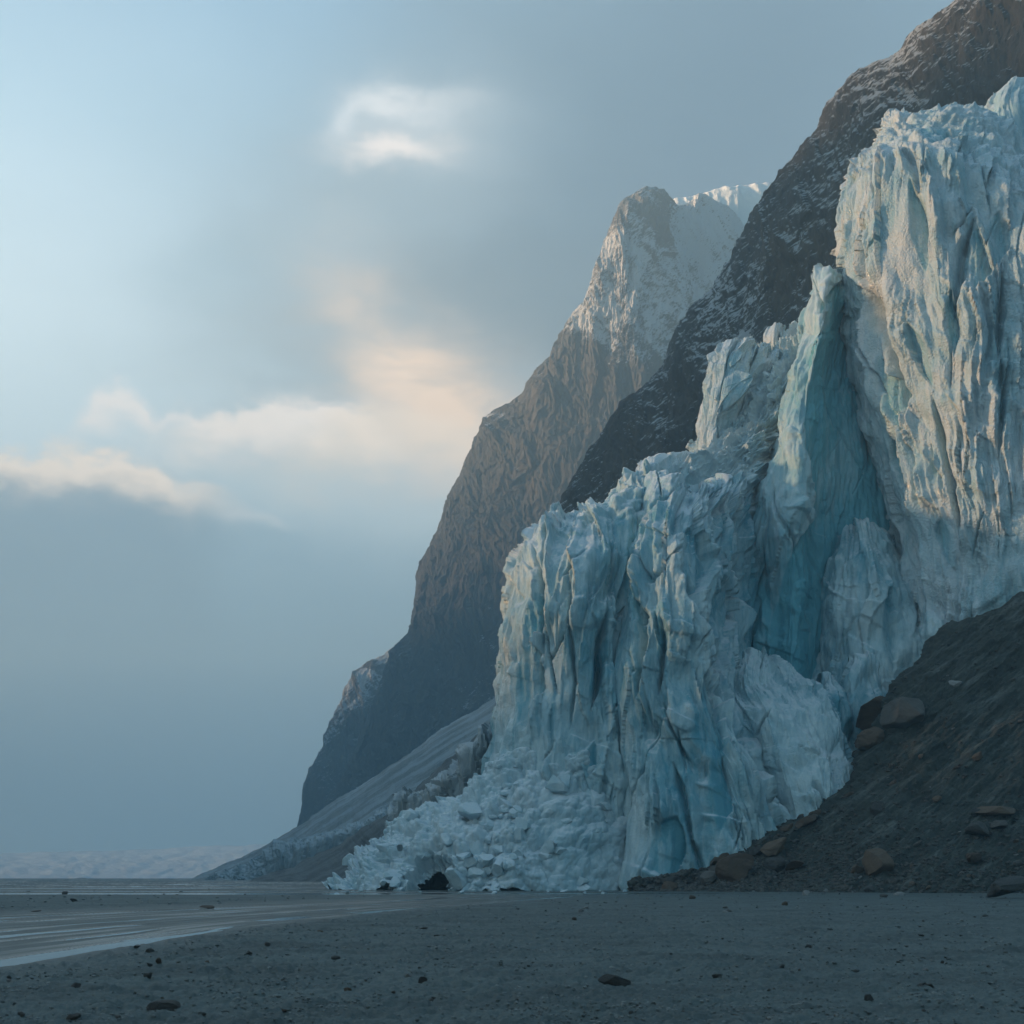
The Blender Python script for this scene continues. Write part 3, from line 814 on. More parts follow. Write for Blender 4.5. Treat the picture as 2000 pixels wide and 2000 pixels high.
rg, ft = sy(rg, 2.2), sy(ft, 2.2)
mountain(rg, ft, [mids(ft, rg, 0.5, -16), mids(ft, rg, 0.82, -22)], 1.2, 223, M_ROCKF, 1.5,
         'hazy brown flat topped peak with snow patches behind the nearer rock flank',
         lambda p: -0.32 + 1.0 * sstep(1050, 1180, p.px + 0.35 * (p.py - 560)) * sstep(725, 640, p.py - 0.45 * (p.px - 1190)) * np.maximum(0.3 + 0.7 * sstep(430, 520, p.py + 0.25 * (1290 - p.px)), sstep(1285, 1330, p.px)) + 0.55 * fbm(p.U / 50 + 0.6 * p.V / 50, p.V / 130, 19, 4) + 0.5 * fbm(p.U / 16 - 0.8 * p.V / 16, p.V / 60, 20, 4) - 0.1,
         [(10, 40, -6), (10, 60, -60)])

# furthest rock shoulder, left
rg = [(900, 1180, 640), (830, 1215, 630), (776, 1254, 622), (748, 1280, 618), (719, 1292, 616), (691, 1312, 614), (681, 1334, 612), (668, 1375, 612), (642, 1424, 612), (631, 1466, 612), (606, 1505, 612), (594, 1530, 614), (590, 1570, 616), (575, 1640, 620)]
ft = [(x + 150, 1640 + i * 5, 560 + i * 2) for i, (x, y, Y) in enumerate(rg)]
rg, ft = sy(rg, 2.2), sy(ft, 2.2)
mountain(rg, ft, [mids(ft, rg, 0.5, -10), mids(ft, rg, 0.85, -10)], 1.3, 241, M_ROCKF, 1.4,
         'farthest low rock shoulder fading in mist at the mountain foot, snow in its gully',
         lambda p: -0.25 + 0.7 * sstep(60, 20, np.abs((p.px - 720) - 0.9 * (1320 - p.py))) * sstep(-0.5, 0.3, fbm(p.U / 20, p.V / 20, 39, 3)), [(8, 30, -4), (8, 50, -50)])

# pale snow dome behind the peak
rg = [(1250, 430, 640), (1300, 398, 640), (1380, 378, 640), (1440, 363, 640), (1480, 357, 640), (1500, 360, 640), (1600, 345, 640), (1700, 400, 640)]
ft = [(x + 40, 900, 580) for (x, y, Y) in rg]
rg = [(x, y, 1150) for x, y, Y in rg]; ft = [(x, y, 1090) for x, y, Y in ft]
p = Patch([ft, mids(ft, rg, 0.6, 0), rg], 2.0, [(0, 70, -8), (0, 100, -70)])
p.push(4.0 * fbm(p.U / 50, p.V / 70, 251, 5) + 2.0 * ridged(p.U / 20, p.V / 70, 253, 3)); p.build('mountain', M_SNOW)
tag(bpy.data.objects['mountain.003'], 'pale snow covered dome showing behind the flat topped peak', 'mountain', None, 'structure')

# unseen ridge added on the left, crest shaped to shade beach, ice and cliffs
ys = np.linspace(-500, 2000, 260)
hs = np.interp(ys, [-500, 0, 140, 190, 225, 255, 295, 360, 500, 650, 800, 950, 1100, 1250, 1420, 1480, 2000], [132, 130, 130, 129, 129, 145, 240, 362, 385, 350, 380, 405, 415, 405, 340, 35, 20])
hs = hs + 3.0 * fbm(ys / 25, ys * 0 + 3, 261, 3) + (sstep(330, 420, ys) * 30 + sstep(600, 800, ys) * 25) * sstep(1400, 1300, ys) * fbm(ys / 70, ys * 0 + 8, 267, 3)
cx = np.interp(ys, [-500, 350, 900, 1420, 2000], [-420, -440, -680, -900, -1120])
tt = np.linspace(0, 1, 40)
prof = np.interp(tt, [0, 0.5, 0.56, 1], [0, 1, 0.97, 0]); xx = np.interp(tt, [0, 0.5, 0.56, 1], [70, 0, -15, -150])
P = np.zeros((40, 260, 3)); P[..., 0] = xx[:, None] + cx[None]; P[..., 1] = ys[None]; P[..., 2] = prof[:, None] * hs[None] - 1
P[1:-1, :, 0] += (6 * fbm(P[..., 1] / 40, P[..., 2] / 40, 263, 4))[1:-1]
me = new_mesh('mountain', P, grid_faces(40, 260), M_ROCK, True, {'snow': np.full(10400, -0.2)})
tag(link('mountain', me), 'added rock ridge left of the beach, outside the view, shaped to cast shade', 'mountain', None, 'structure')

# ------------------------------------------------------------------ scree fans and far ice
def scree(rows, res, seed, mat, label, name='scree_slope'):
    p = Patch(rows, res, [(4, 20, 0)])
    sl = p.U + 0.15 * p.V
    D = 0.9 * fbm(sl / 9, p.V / 70, seed, 4, 0.6) + 2.0 * fbm(sl / 30, p.V / 90, seed + 2, 2) + 0.3 * fbm(p.U / 3, p.V / 12, seed + 3, 3)
    p.push(D); o = p.build(name, mat); tag(o, label, 'slope', None, 'structure')
    return p

scree([[(370, 1719, 720), (520, 1719, 700), (640, 1719, 680), (800, 1719, 660), (1050, 1719, 650)],
       [(392, 1711, 760), (515, 1686, 750), (660, 1638, 735), (815, 1590, 720), (1030, 1540, 710)],
       [(400, 1707, 800), (510, 1655, 800), (675, 1553, 790), (826, 1452, 780), (1000, 1340, 770)]], 0.9, 301, M_SCREE,
      'pale striped scree fan sloping down in mist from the far cliffs')
scree([[(480, 1723, 420), (640, 1724, 400), (760, 1725, 370), (900, 1726, 340), (1040, 1727, 320)],
       [(530, 1708, 450), (645, 1688, 430), (755, 1655, 405), (890, 1590, 370), (1010, 1550, 350)],
       [(570, 1690, 490), (654, 1652, 470), (746, 1602, 440), (885, 1472, 410), (985, 1385, 395)]], 0.55, 311, M_SCREE_DARK,
      'dark grey scree fan between the ice tongue and the glacier foot')
p = Patch([[(395, 1722, 600), (480, 1722, 590), (556, 1722, 580), (632, 1712, 570), (700, 1680, 565), (762, 1640, 560), (860, 1590, 555)],
           [(405, 1717, 606), (480, 1702, 596), (556, 1668, 586), (632, 1648, 576), (700, 1622, 571), (762, 1590, 566), (860, 1545, 561)],
           [(415, 1713, 615), (480, 1690, 606), (556, 1646, 596), (632, 1634, 588), (700, 1611, 583), (762, 1578, 578), (860, 1530, 572)]], 0.6, [(4, 14, 0.5), (3, 20, -3)])
D = ice_d(p.U, p.V, 321, 8, 2.0, 1.3, 0.6, 1.0, 0.8, 2.0); p.push(D); p.attrs['blue'] = np.full_like(D, -0.1)
tag(p.build('ice_tongue', M_DIRTY), 'narrow pale ice tongue running down between the two scree fans', 'ice tongue')
# low far glacier
p = Patch([[(-260, 1716.5, 1500), (-60, 1716.5, 1500), (150, 1716.5, 1490), (320, 1716.5, 1480), (470, 1716.5, 1470), (620, 1716.5, 1460)],
           [(-260, 1692, 1640), (-60, 1693, 1640), (150, 1688, 1620), (320, 1686, 1600), (470, 1678, 1590), (620, 1676, 1570)],
           [(-260, 1668, 1900), (-60, 1668, 1900), (150, 1664, 1880), (320, 1658, 1860), (470, 1652, 1840), (620, 1650, 1820)]], 2.6, [(0, 150, -4), (0, 200, -30)])
D = 3.0 * fbm(p.U / 45, p.V / 60, 331, 4) ; p.push(D)
tag(p.build('distant_glacier', M_SNOW), 'long low pale glacier front lying in mist along the horizon', 'glacier')

# ------------------------------------------------------------------ beach
def chan(y, xs, ys_):
    return np.interp(y, ys_, xs)

CY = [14, 20, 24, 30, 38, 48, 60, 75, 95, 120, 150]
CLO = [-10.5, -9.2, -9.0, -8.9, -8.4, -7.0, -4.4, 0.0, 5.0, 11.0, 16.0]     # near bank of the stream
CHI = [-40, -36, -32, -29, -27, -23.5, -19.5, -14.0, -8.0, -1.0, 5.0]       # far bank


def ground_h(x, y):
    """height of the sand; the water sheet lies at z = 0"""
    r = np.hypot(x, y)
    h = 0.055 + 0.02 * fbm(x / 3.0, y / 3.0, 401, 3) + 0.03 * fbm(x / 14, y / 14, 403, 2)
    near = sstep(120, 30, r)
    lump = 0.11 * np.clip(lobes(x / 0.30, y / 0.30, 405, 1.0) + 0.35, 0, 1) * sstep(-0.2, 0.35, fbm(x / 1.2, y / 1.2, 407, 3)) + 0.045 * np.clip(lobes(x / 0.13, y / 0.13, 406, 1.0) + 0.35, 0, 1)
    lump = lump + 0.17 * np.clip(lobes(x / 1.1, y / 1.1, 409, 1.0) + 0.2, 0, 1) * sstep(0.1, 0.5, fbm(x / 2.5, y / 2.5, 411, 2))
    h = h + near * (lump + 0.05 * fbm(x / 0.22, y / 0.22, 413, 3, 0.6))
    lo = chan(y, CLO, CY) + 0.35 * fbm(x / 3, y / 6, 421, 3); hi = chan(y, CHI, CY)
    edge = lo - x                                  # metres into the stream from its near bank
    inside = sstep(-0.6, 0.6, edge) * sstep(hi - 3.0, hi + 1.5, x) * sstep(13, 16, y) * sstep(150, 120, y)
    t = edge / np.maximum(lo - hi, 1.0)            # 0 near bank .. 1 far bank
    br = fbm(t * 13, y / 26 + 0.2, 431, 4, 0.6)
    bed = 0.028 + 0.05 * br - 0.030 * np.exp(-((edge - 0.9) / 0.8) ** 2) - 0.03 * np.exp(-((t - 0.72) / 0.06) ** 2)
    for tc_, wd, am in ((0.16, 0.012, 0.02), (0.27, 0.02, 0.035), (0.38, 0.012, 0.03), (0.5, 0.022, 0.04), (0.61, 0.012, 0.03), (0.84, 0.02, 0.035), (0.94, 0.012, 0.025)):
        tq = tc_ + 0.03 * fbm(y / 14, y * 0 + tc_ * 40, 433, 3)
        bed = bed - 2.6 * am * np.exp(-((t - tq) / wd) ** 2) * sstep(-0.35, 0.25, fbm(y / 9, y * 0 + tc_ * 77, 435, 2))
    bed = bed + 0.004 * fbm(x / 0.5, y / 2.5, 437, 3)
    h = h * (1 - inside) + bed * inside
    # shallow sheets in front of the glacier foot and away to the left
    far = sstep(92, 112, y) * sstep(30, 10, x - 0.08 * (y - 100))
    st = fbm(x / 90, y / 7.0, 441, 3, 0.6)
    fl = 0.02 + 0.075 * st - 0.10 * np.exp(-((y - 117 - 0.02 * x) / 3.0) ** 2) - 0.06 * np.exp(-((y - 133) / 2.0) ** 2)
    h = h * (1 - far) + fl * far
    wet = np.clip(inside + far, 0, 1) * sstep(0.07, 0.0, h)
    wet = wet * (0.35 + 0.65 * sstep(-0.05, 0.25, fbm(t * 34, y / 22, 447, 3)))
    wet = np.maximum(wet, 0.35 * sstep(-2.5, 0.3, edge) * sstep(hi - 6, hi, x) * sstep(13, 16, y) * sstep(150, 120, y))
    return h, wet


ang = np.concatenate([np.linspace(-31, 31, 1000), np.linspace(31, 329, 170)[1:-1]]) * math.pi / 180
rad = np.concatenate([np.geomspace(0.6, 12, 24)[:-1], np.geomspace(12, 200, 560)[:-1], np.geomspace(200, 3600, 60)])
A, R = np.meshgrid(ang, rad)
gx, gy = R * np.sin(A), R * np.cos(A)
gz, wet = ground_h(gx.astype(np.float32), gy.astype(np.float32))
nr, na = R.shape
P = np.stack([gx, gy, gz], -1).reshape(-1, 3)
F = grid_faces(nr, na, True)
cen = len(P)
P = np.concatenate([P, [[0, 0, 0.05]]])
cap = np.stack([np.arange(na), np.full(na, cen), np.full(na, cen), np.roll(np.arange(na), -1)], -1)
me = new_mesh('ground', P, F[:, ::-1], M_SAND, True, {'wet': np.concatenate([wet.ravel(), [0]])})
tag(link('ground', me), 'wide flat beach of dark wet sand strewn with stones', None, None, 'structure')

me = new_mesh('water', [(-70, 13.5, 0), (60, 13.5, 0), (140, 300, 0), (-300, 300, 0)], [(0, 1, 2, 3)], M_WATER)
tag(link('water', me), 'shallow braided meltwater stream shining across the sand', None, None, 'structure')

# ------------------------------------------------------------------ moraine
MR = [(1230, 1738, 139.5), (1290, 1722, 141), (1380, 1690, 142), (1440, 1662, 143), (1500, 1620, 144), (1560, 1592, 145), (1615, 1568, 146), (1655, 1520, 147), (1680, 1460, 149), (1700, 1420, 150),
      (1725, 1372, 151), (1770, 1310, 152), (1830, 1235, 154), (1900, 1200, 155), (2000, 1155, 156), (2150, 1080, 157), (2350, 980, 158)]
MF = [(1240, 1742, 137), (1295, 1744, 133), (1360, 1745, 130), (1420, 1746, 127), (1480, 1747, 125), (1530, 1747, 124), (1580, 1747, 123), (1630, 1748, 122), (1670, 1748, 121), (1710, 1748, 120),
      (1770, 1748, 119), (1840, 1749, 118), (1930, 1749, 117), (2030, 1750, 116), (2150, 1750, 115), (2320, 1751, 114), (2550, 1751, 113)]
p = Patch([MF, mids(MF, MR, 0.22, 0.8), mids(MF, MR, 0.55, 1.0), MR], 0.15, [(1.5, 6, -3), (1.5, 10, -10)])
X, Z = p.P[..., 0].astype(np.float32), p.P[..., 2].astype(np.float32)
al = 0.80 * X + 0.60 * Z; ac = -0.60 * X + 0.80 * Z      # along / across the slump striations
D = 0.8 * fbm(al / 22, ac / 2.2, 501, 4, 0.6) + 0.55 * (ridged(al / 16, ac / 3.0, 503, 3) - 0.4) + 0.34 * lobes(al / 2.2, ac / 0.8, 505, 1.6) \
    + 0.2 * lobes(al / 0.8, ac / 0.4, 507, 1.6) + 0.14 * fbm(X / 0.6, Z / 0.4, 509, 3)
vfoot = sstep(0, 1.5, p.V)
D = D * (0.25 + 0.75 * vfoot) + 0.7 * fbm(X / 9, Z / 6, 511, 3) * vfoot
p.push(D)
tag(p.build('moraine_slope', M_MORAINE), 'dark gravel moraine slope rising to the right in front of the glacier', 'slope', None, 'structure')
MOR = p


# ------------------------------------------------------------------ stones
PROTO = {}
def stone_mesh(i, mat, hi=False):
    key = (i, mat.name, hi)
    if key not in PROTO:
        v, f = stone_shape(ICO4 if hi else ICO3, 600 + i, 13 + i % 6, 0.035 + 0.02 * (i % 3), 0.35 * (i % 2), 0.5)
        PROTO[key] = new_mesh('stone', v, f, mat, hi)
    return PROTO[key]


def put_stone(name, loc, size, rot, i, mat, label, cat, group=None, hi=False):
    o = bpy.data.objects.new(name, stone_mesh(i, mat, hi)); COL.objects.link(o)
    o.location = loc; o.scale = size; o.rotation_euler = rot
    tag(o, label, cat, group)
    return o


def gpoint(px, py):
    """where the ray through a photograph pixel meets the sand"""
    Y = CAMZ / ((py - HZ) * K)
    x = (px - 1000) * K * Y
    h, _ = ground_h(np.array([x], np.float32), np.array([Y], np.float32))
    return x, Y, float(h[0])


# singled-out stones on the sand: px, py of the foot, width px, height ratio, material, label
named = [
    (1200, 1932, 58, 0.45, M_STONE_DARK, 'rounded dark stone alone near the bottom edge of the sand, below the glacier buttress'),
    (308, 1990, 68, 0.34, M_STONE_DARK, 'largest dark lumpy stone at the lower left edge of the beach'),
    (143, 2004, 34, 0.4, M_STONE_DARK, 'dark stone cut by the bottom edge, left of the largest lumpy stone'),
    (655, 1884, 24, 0.4, M_STONE_DARK, 'flat dark stone alone on the sand below the broken ice'),
    (310, 1896, 12, 1.2, M_STONE_BROWN, 'small upright rusty brown stone on the near bank of the stream'),
    (288, 1924, 20, 0.7, M_STONE_DARK, 'dark angular stone just below the upright rusty stone'),
    (145, 1940, 23, 0.5, M_STONE_DARK, 'low dark stone on the sand below the stream at far left'),
    (858, 1834, 26, 0.14, M_STONE_DARK, 'thin dark sliver of stone lying flat on the mid beach'),
    (822, 1821, 24, 0.12, M_STONE_BROWN, 'thin brownish sliver of stone lying flat beyond the dark sliver'),
    (521, 1855, 12, 0.8, M_STONE, 'small grey pointed stone at the edge of the stream'),
    (1574, 1750, 15, 0.7, M_STONE_PALE, 'small pale square stone on the sand before the moraine foot'),
    (1533, 1771, 13, 0.7, M_STONE_BROWN, 'small brown stone on the sand below the pale square one'),
    (1353, 1757, 16, 0.5, M_STONE_BROWN, 'small brown stone on the sand just before the tip of the moraine'),
    (1418, 1778, 12, 0.5, M_STONE, 'small grey stone on open sand below the large moraine foot boulder'),
    (1727, 1754, 16, 0.6, M_STONE, 'grey stone on the sand below the orange brown boulder'),
    (1210, 1808, 12, 0.5, M_STONE, 'small grey stone alone in the middle of the smooth sand'),
    (1815, 1940, 24, 0.5, M_STONE_DARK, 'dark stone near the bottom right of the beach'),
    (1400, 1918, 20, 0.5, M_STONE_DARK, 'dark stone on the lower sand right of the rounded dark one'),
    (1698, 1966, 20, 0.8, M_STONE_DARK, 'dark upright stone low on the right of the beach'),
    (824, 1929, 18, 0.7, M_STONE_DARK, 'dark pointed stone on the lower sand, left of centre'),
    (1758, 1726 + 24, 22, 0.45, M_STONE_PALE, 'pale grey rounded stone at the moraine foot below the brown boulder'),
    (403, 1774, 34, 0.13, M_STONE_BROWN, 'long thin brown fragment on the wet sand beyond the stream'),
    (70, 1783, 20, 0.16, M_STONE_BROWN, 'thin brown fragment on the wet sand at far left beyond the stream'),
]
rs = np.random.RandomState(5)
for n_, (px, py, wpx, hr, mat, lab) in enumerate(named):
    x, Y, z = gpoint(px, py)
    w = wpx * K * Y * 0.58
    hgt = w * hr * 1.15
    put_stone('stone', (x, Y + w * 0.4, z + hgt * 0.45), (w, w * 0.8, hgt), (rs.uniform(-.15, .15), rs.uniform(-.15, .15), rs.uniform(-.6, .6)), n_ % 9, mat, lab, 'stone', None, wpx > 30)

# the many small stones of the beach
taken = 0
while taken < 150:
    px = rs.uniform(-30, 2030); py = HZ + 24 + (2010 - HZ - 24) * rs.uniform(0, 1) ** 1.15
    x, Y, z = gpoint(px, py)
    h, wv = ground_h(np.array([x], np.float32), np.array([Y], np.float32))
    if wv[0] > 0.3 or z < 0.02: continue
    wpx = 4.5 + 11 * rs.uniform() ** 3 + (py - HZ) * 0.022
    w = wpx * K * Y * 0.55; hr = rs.uniform(0.3, 0.75)
    mat = [M_STONE, M_STONE_DARK, M_STONE_DARK, M_STONE, M_STONE_PALE, M_STONE_BROWN][min(5, int(rs.uniform() ** 1.3 * 6))]
    put_stone('stone', (x, Y, z + w * hr * 0.3), (w, w * rs.uniform(.7, 1), w * hr), (rs.uniform(-.3, .3), rs.uniform(-.3, .3), rs.uniform(0, 6.28)), int(rs.randint(9)), mat,
              'small loose stone lying among many on the dark sand', 'stone', 'small stones scattered over the beach')
    taken += 1

# big flat slab at the right edge
x, Y, z = gpoint(1960, 1756)
w = 62 * K * Y
o = put_stone('boulder', (x + 0.8, Y, z + 1.0), (w * 1.18, w * 0.55, w * 0.30), (0.05, -0.17, 0.15), 3, M_STONE_DARK,
              'long dark tilted slab of rock on the sand at the right edge', 'boulder', None, True)


def on_moraine(px, py):
    d = (MOR_px - px) ** 2 + (MOR_py - py) ** 2
    i = np.unravel_index(np.argmin(d), d.shape)
    return MOR.P[i], MOR.N[i]
MOR_px = 1000 + MOR.P[..., 0] / (K * MOR.P[..., 1]); MOR_py = HZ - (MOR.P[..., 2] - CAMZ) / (K * MOR.P[..., 1])

mb = [  # px, py centre, width px, height/width, tilt, material, label
    (1430, 1703, 80, 0.58, -0.35, M_STONE_BROWN, 'large smooth brown boulder at the low left end of the moraine'),
    (1386, 1716, 46, 0.5, -0.5, M_STONE, 'slanting grey brown boulder against the left of the large smooth one'),
    (1508, 1656, 54, 0.62, -0.4, M_STONE_BROWN, 'dark brown blocky boulder on the moraine crest against the ice'),
    (1612, 1577, 34, 0.75, -0.3, M_STONE_BROWN, 'squarish rusty boulder highest on the lower moraine crest'),
    (1572, 1605, 40, 0.5, -0.5, M_STONE_BROWN, 'slanting brown boulder below the squarish rusty one on the crest'),
    (1512, 1686, 50, 0.6, -0.1, M_STONE, 'grey block resting below the dark brown blocky boulder'),
    (1465, 1668, 34, 0.55, -0.3, M_STONE_BROWN, 'small brown boulder between the large smooth and the dark blocky boulders'),
    (1710, 1688, 62, 0.9, -0.5, M_STONE_BROWN, 'orange brown angular boulder standing out of the lower moraine slope'),
    (1672, 1698, 26, 0.8, 0.2, M_STONE_BROWN, 'small brown boulder tight against the left of the orange brown one'),
    (1305, 1733, 30, 0.6, 0.1, M_STONE_BROWN, 'low brown stone, leftmost in the line at the tip of the moraine'),
    (1336, 1727, 24, 1.1, 0.1, M_STONE_BROWN, 'upright rusty stone in the line at the tip of the moraine'),
    (1402, 1737, 26, 0.55, 0.1, M_STONE_BROWN, 'pale brown stone in front of the large smooth boulder'),
    (1552, 1692, 44, 0.35, -0.3, M_STONE_BROWN, 'long flat brown stone on the slope right of the grey block'),
    (1940, 1584, 70, 0.3, -0.02, M_STONE_BROWN, 'long brown beam shaped block on the moraine at the right edge'),
    (1905, 1586, 22, 0.8, 0.1, M_STONE_DARK, 'dark stump like stone at the left end of the beam shaped block'),
    (1912, 1618, 44, 0.7, -0.2, M_STONE_DARK, 'dark rounded boulder under the beam shaped block'),
    (1948, 1612, 36, 0.45, -0.2, M_STONE, 'flat grey boulder right of the dark rounded one'),
    (1898, 1675, 34, 0.65, -0.2, M_STONE_BROWN, 'brown boulder low on the moraine near the right edge'),
    (1712, 1580, 30, 0.6, -0.5, M_STONE, 'grey brown boulder half buried in the middle moraine slope'),
    (1830, 1560, 22, 0.5, -0.5, M_STONE_BROWN, 'brown stone half buried on the upper middle moraine slope'),
    (1907, 1478, 20, 0.9, -0.5, M_STONE_BROWN, 'small rusty stone alone on the upper moraine slope'),
    (1716, 1392, 92, 0.8, -0.3, M_STONE_BROWN, 'largest rounded boulder overhanging the ice at the moraine crest'),
    (1762, 1388, 74, 0.9, -0.4, M_STONE, 'grey boulder leaning on the overhanging boulder at the moraine crest'),
    (1698, 1438, 58, 0.7, -0.2, M_STONE_BROWN, 'smooth brown boulder under the overhanging one at the crest'),
    (1800, 1318, 62, 0.7, -0.5, M_STONE, 'grey boulder on the crest above the overhanging pair'),
    (1815, 1310, 26, 1.3, -0.1, M_STONE_PALE, 'upright pale grey stone on the upper moraine crest'),
    (1790, 1345, 22, 0.7, -0.4, M_STONE_PALE, 'pale stone just below the upright one on the crest'),
    (1806, 1338, 22, 0.8, 0.2, M_STONE_PALE, 'pale rounded stone right of its twin below the upright one'),
    (1765, 1372, 26, 0.5, -0.6, M_STONE_PALE, 'long pale stone below the pale pair on the crest'),
    (1862, 1335, 24, 0.7, 0.2, M_STONE_PALE, 'pale stone on the slope right of the crest stones'),
    (1885, 1300, 24, 0.4, -0.5, M_STONE, 'flat grey stone on the upper slope near the crest'),
]
for n_, (px, py, wpx, hr, tilt, mat, lab) in enumerate(mb):
    q, nq = on_moraine(px, py + wpx * hr * 0.25)
    w = wpx * K * q[1] * 0.60
    put_stone('boulder', tuple(q + nq * w * 0.12 + np.array([0, 0, w * hr * 0.25])), (w, w * 0.9, w * hr * 1.08), (rs.uniform(-.2, .2), tilt, rs.uniform(-.3, .3)), (n_ * 2 + 1) % 9, mat, lab, 'boulder', None, wpx > 30)

cr = np.array([(x, y) for x, y, _ in MR[1:9]], float)
for n_ in range(45):
    t = rs.uniform(0, len(cr) - 1.001); i0 = int(t); c0 = cr[i0] + (cr[i0 + 1] - cr[i0]) * (t - i0)
    q, nq = on_moraine(c0[0] + rs.uniform(-6, 30), c0[1] + rs.uniform(0, 22))
    w = (10 + 28 * rs.uniform() ** 2) * K * q[1] * 0.55; hr = rs.uniform(0.45, 0.85)
    put_stone('stone', tuple(q + nq * w * 0.15), (w, w * rs.uniform(.7, 1), w * hr), (rs.uniform(-.3, .3), -0.5 + rs.uniform(-.4, .4), rs.uniform(-.5, .5)), int(rs.randint(9)),
              [M_STONE, M_STONE_BROWN, M_STONE_BROWN][int(rs.randint(3))], 'angular stone in the row where the moraine meets the ice', 'stone', 'angular stones along the moraine edge by the ice')
cnt = 0
while cnt < 75:
    px = rs.uniform(1260, 2000); py = rs.uniform(1300, 1750)
    d = (MOR_px - px) ** 2 + (MOR_py - py) ** 2
    i = np.unravel_index(np.argmin(d), d.shape)
    if d[i] > 30: continue
    low = sstep(1560, 1745, np.float32(py))
    if rs.uniform() > 0.25 + 0.75 * low: continue
    q, nq = MOR.P[i], MOR.N[i]
    wpx = 6 + 17 * rs.uniform() ** 2.5
    w = wpx * K * q[1] * 0.55; hr = rs.uniform(0.4, 0.75)
    mat = [M_STONE, M_STONE, M_STONE_DARK, M_STONE_BROWN, M_STONE_PALE][int(rs.randint(5))]
    put_stone('stone', tuple(q + nq * w * 0.1), (w, w * rs.uniform(.7, 1), w * hr), (rs.uniform(-.3, .3), -0.5 + rs.uniform(-.3, .3), rs.uniform(-.5, .5)), int(rs.randint(9)), mat,
              'loose stone lying on the dark moraine slope among many others', 'stone', 'stones scattered over the moraine slope')
    cnt += 1

# ------------------------------------------------------------------ fallen ice on the apron
AP_px = 1000 + APRON.P[..., 0] / (K * APRON.P[..., 1]); AP_py = HZ - (APRON.P[..., 2] - CAMZ) / (K * APRON.P[..., 1])
CH = {}
def chunk_mesh(i):
    if i not in CH:
        v, f = stone_shape(ICO3, 900 + i, 12 + i % 5, 0.03, 0.45 * (i % 2), 0.48)
        CH[i] = new_mesh('ice_chunk', v, f, M_CHUNK, False)
    return CH[i]


def put_chunk(q, w, hr, lab, grp=None, i=None):
    o = bpy.data.objects.new('ice_chunk', chunk_mesh(int(rs.randint(10)) if i is None else i)); COL.objects.link(o)
    o.location = q; o.scale = (w, w * rs.uniform(.7, 1), w * hr)
    o.rotation_euler = (rs.uniform(-.5, .5), rs.uniform(-.5, .5), rs.uniform(0, 6.28))
    tag(o, lab, 'ice chunk', grp)
    return o


def on_apron(px, py):
    d = (AP_px - px) ** 2 + (AP_py - py) ** 2
    i = np.unravel_index(np.argmin(d), d.shape)
    return APRON.P[i], APRON.N[i], d[i]


for px, py, wpx, hr, lab in (
        (895, 1722, 58, 0.6, 'big rounded ice chunk on the sand right of the dark ice cave'),
        (765, 1712, 44, 0.6, 'smooth pale ice chunk left of the dark ice cave'),
        (1060, 1482, 54, 0.6, 'broad slab of ice lodged on top of the rubble under the ice wall'),
        (1090, 1542, 60, 0.55, 'large overhanging ice lump in the upper middle of the rubble apron'),
        (925, 1592, 62, 0.65, 'large rounded ice lump on the left shoulder of the rubble apron'),
        (852, 1612, 44, 0.8, 'blocky shaded ice lump on the left edge of the rubble apron'),
        (800, 1650, 40, 1.0, 'leaning ice slab on the outer left edge of the rubble apron'),
        (905, 1678, 46, 0.55, 'pale ice lump just above the dark ice cave'),
        (985, 1575, 40, 0.9, 'tilted square ice block in the middle of the rubble apron')):
    q, nq, _ = on_apron(px, py)
    w = wpx * K * q[1] * 0.55
    put_chunk(tuple(q + nq * w * 0.15), w, hr, lab)
for k in range(16):
    x, Y, z = gpoint(rs.uniform(660, 1260), rs.uniform(1739, 1746)); w = rs.uniform(0.18, 0.5)
    put_chunk((x, min(Y, 139.0) + rs.uniform(-4, 0), z + 0.12 * w), w, rs.uniform(.4, .8), 'small lump of ice lying loose on the wet sand before the glacier foot', 'loose ice lumps on the wet sand')
cnt = 0
while cnt < 140:
    px = rs.uniform(650, 1215); py = rs.uniform(1480, 1742)
    q, nq, d = on_apron(px, py)
    if d > 20: continue
    if px > 1030 and rs.uniform() > 0.25: continue
    if abs(px - 845) < 38 and py > 1672: continue
    wpx = 10 + 36 * rs.uniform() ** 2
    w = wpx * K * q[1] * 0.55
    put_chunk(tuple(q - nq * w * 0.12), w, rs.uniform(.5, 1.0), 'lump of fallen ice in the rubble at the glacier foot', 'fallen ice lumps in the rubble apron')
    cnt += 1

SL_px = 1000 + SLOPE.P[..., 0] / (K * SLOPE.P[..., 1]); SL_py = HZ - (SLOPE.P[..., 2] - CAMZ) / (K * SLOPE.P[..., 1])
cnt = 0
while cnt < 95:
    t = rs.uniform(); px = 1200 + 350 * t + rs.uniform(-60, 60); py = 1000 - 250 * t + rs.uniform(-70, 70)
    d = (SL_px - px) ** 2 + (SL_py - py) ** 2
    i = np.unravel_index(np.argmin(d), d.shape)
    if d[i] > 20: continue
    q, nq = SLOPE.P[i], SLOPE.N[i]
    w = (9 + 20 * rs.uniform() ** 2) * K * q[1] * 0.55
    put_chunk(tuple(q + nq * w * 0.1), w, rs.uniform(.5, 1.0), 'lump of ice in the jumbled slope above the front wall', 'ice lumps on the upper slope')
    cnt += 1

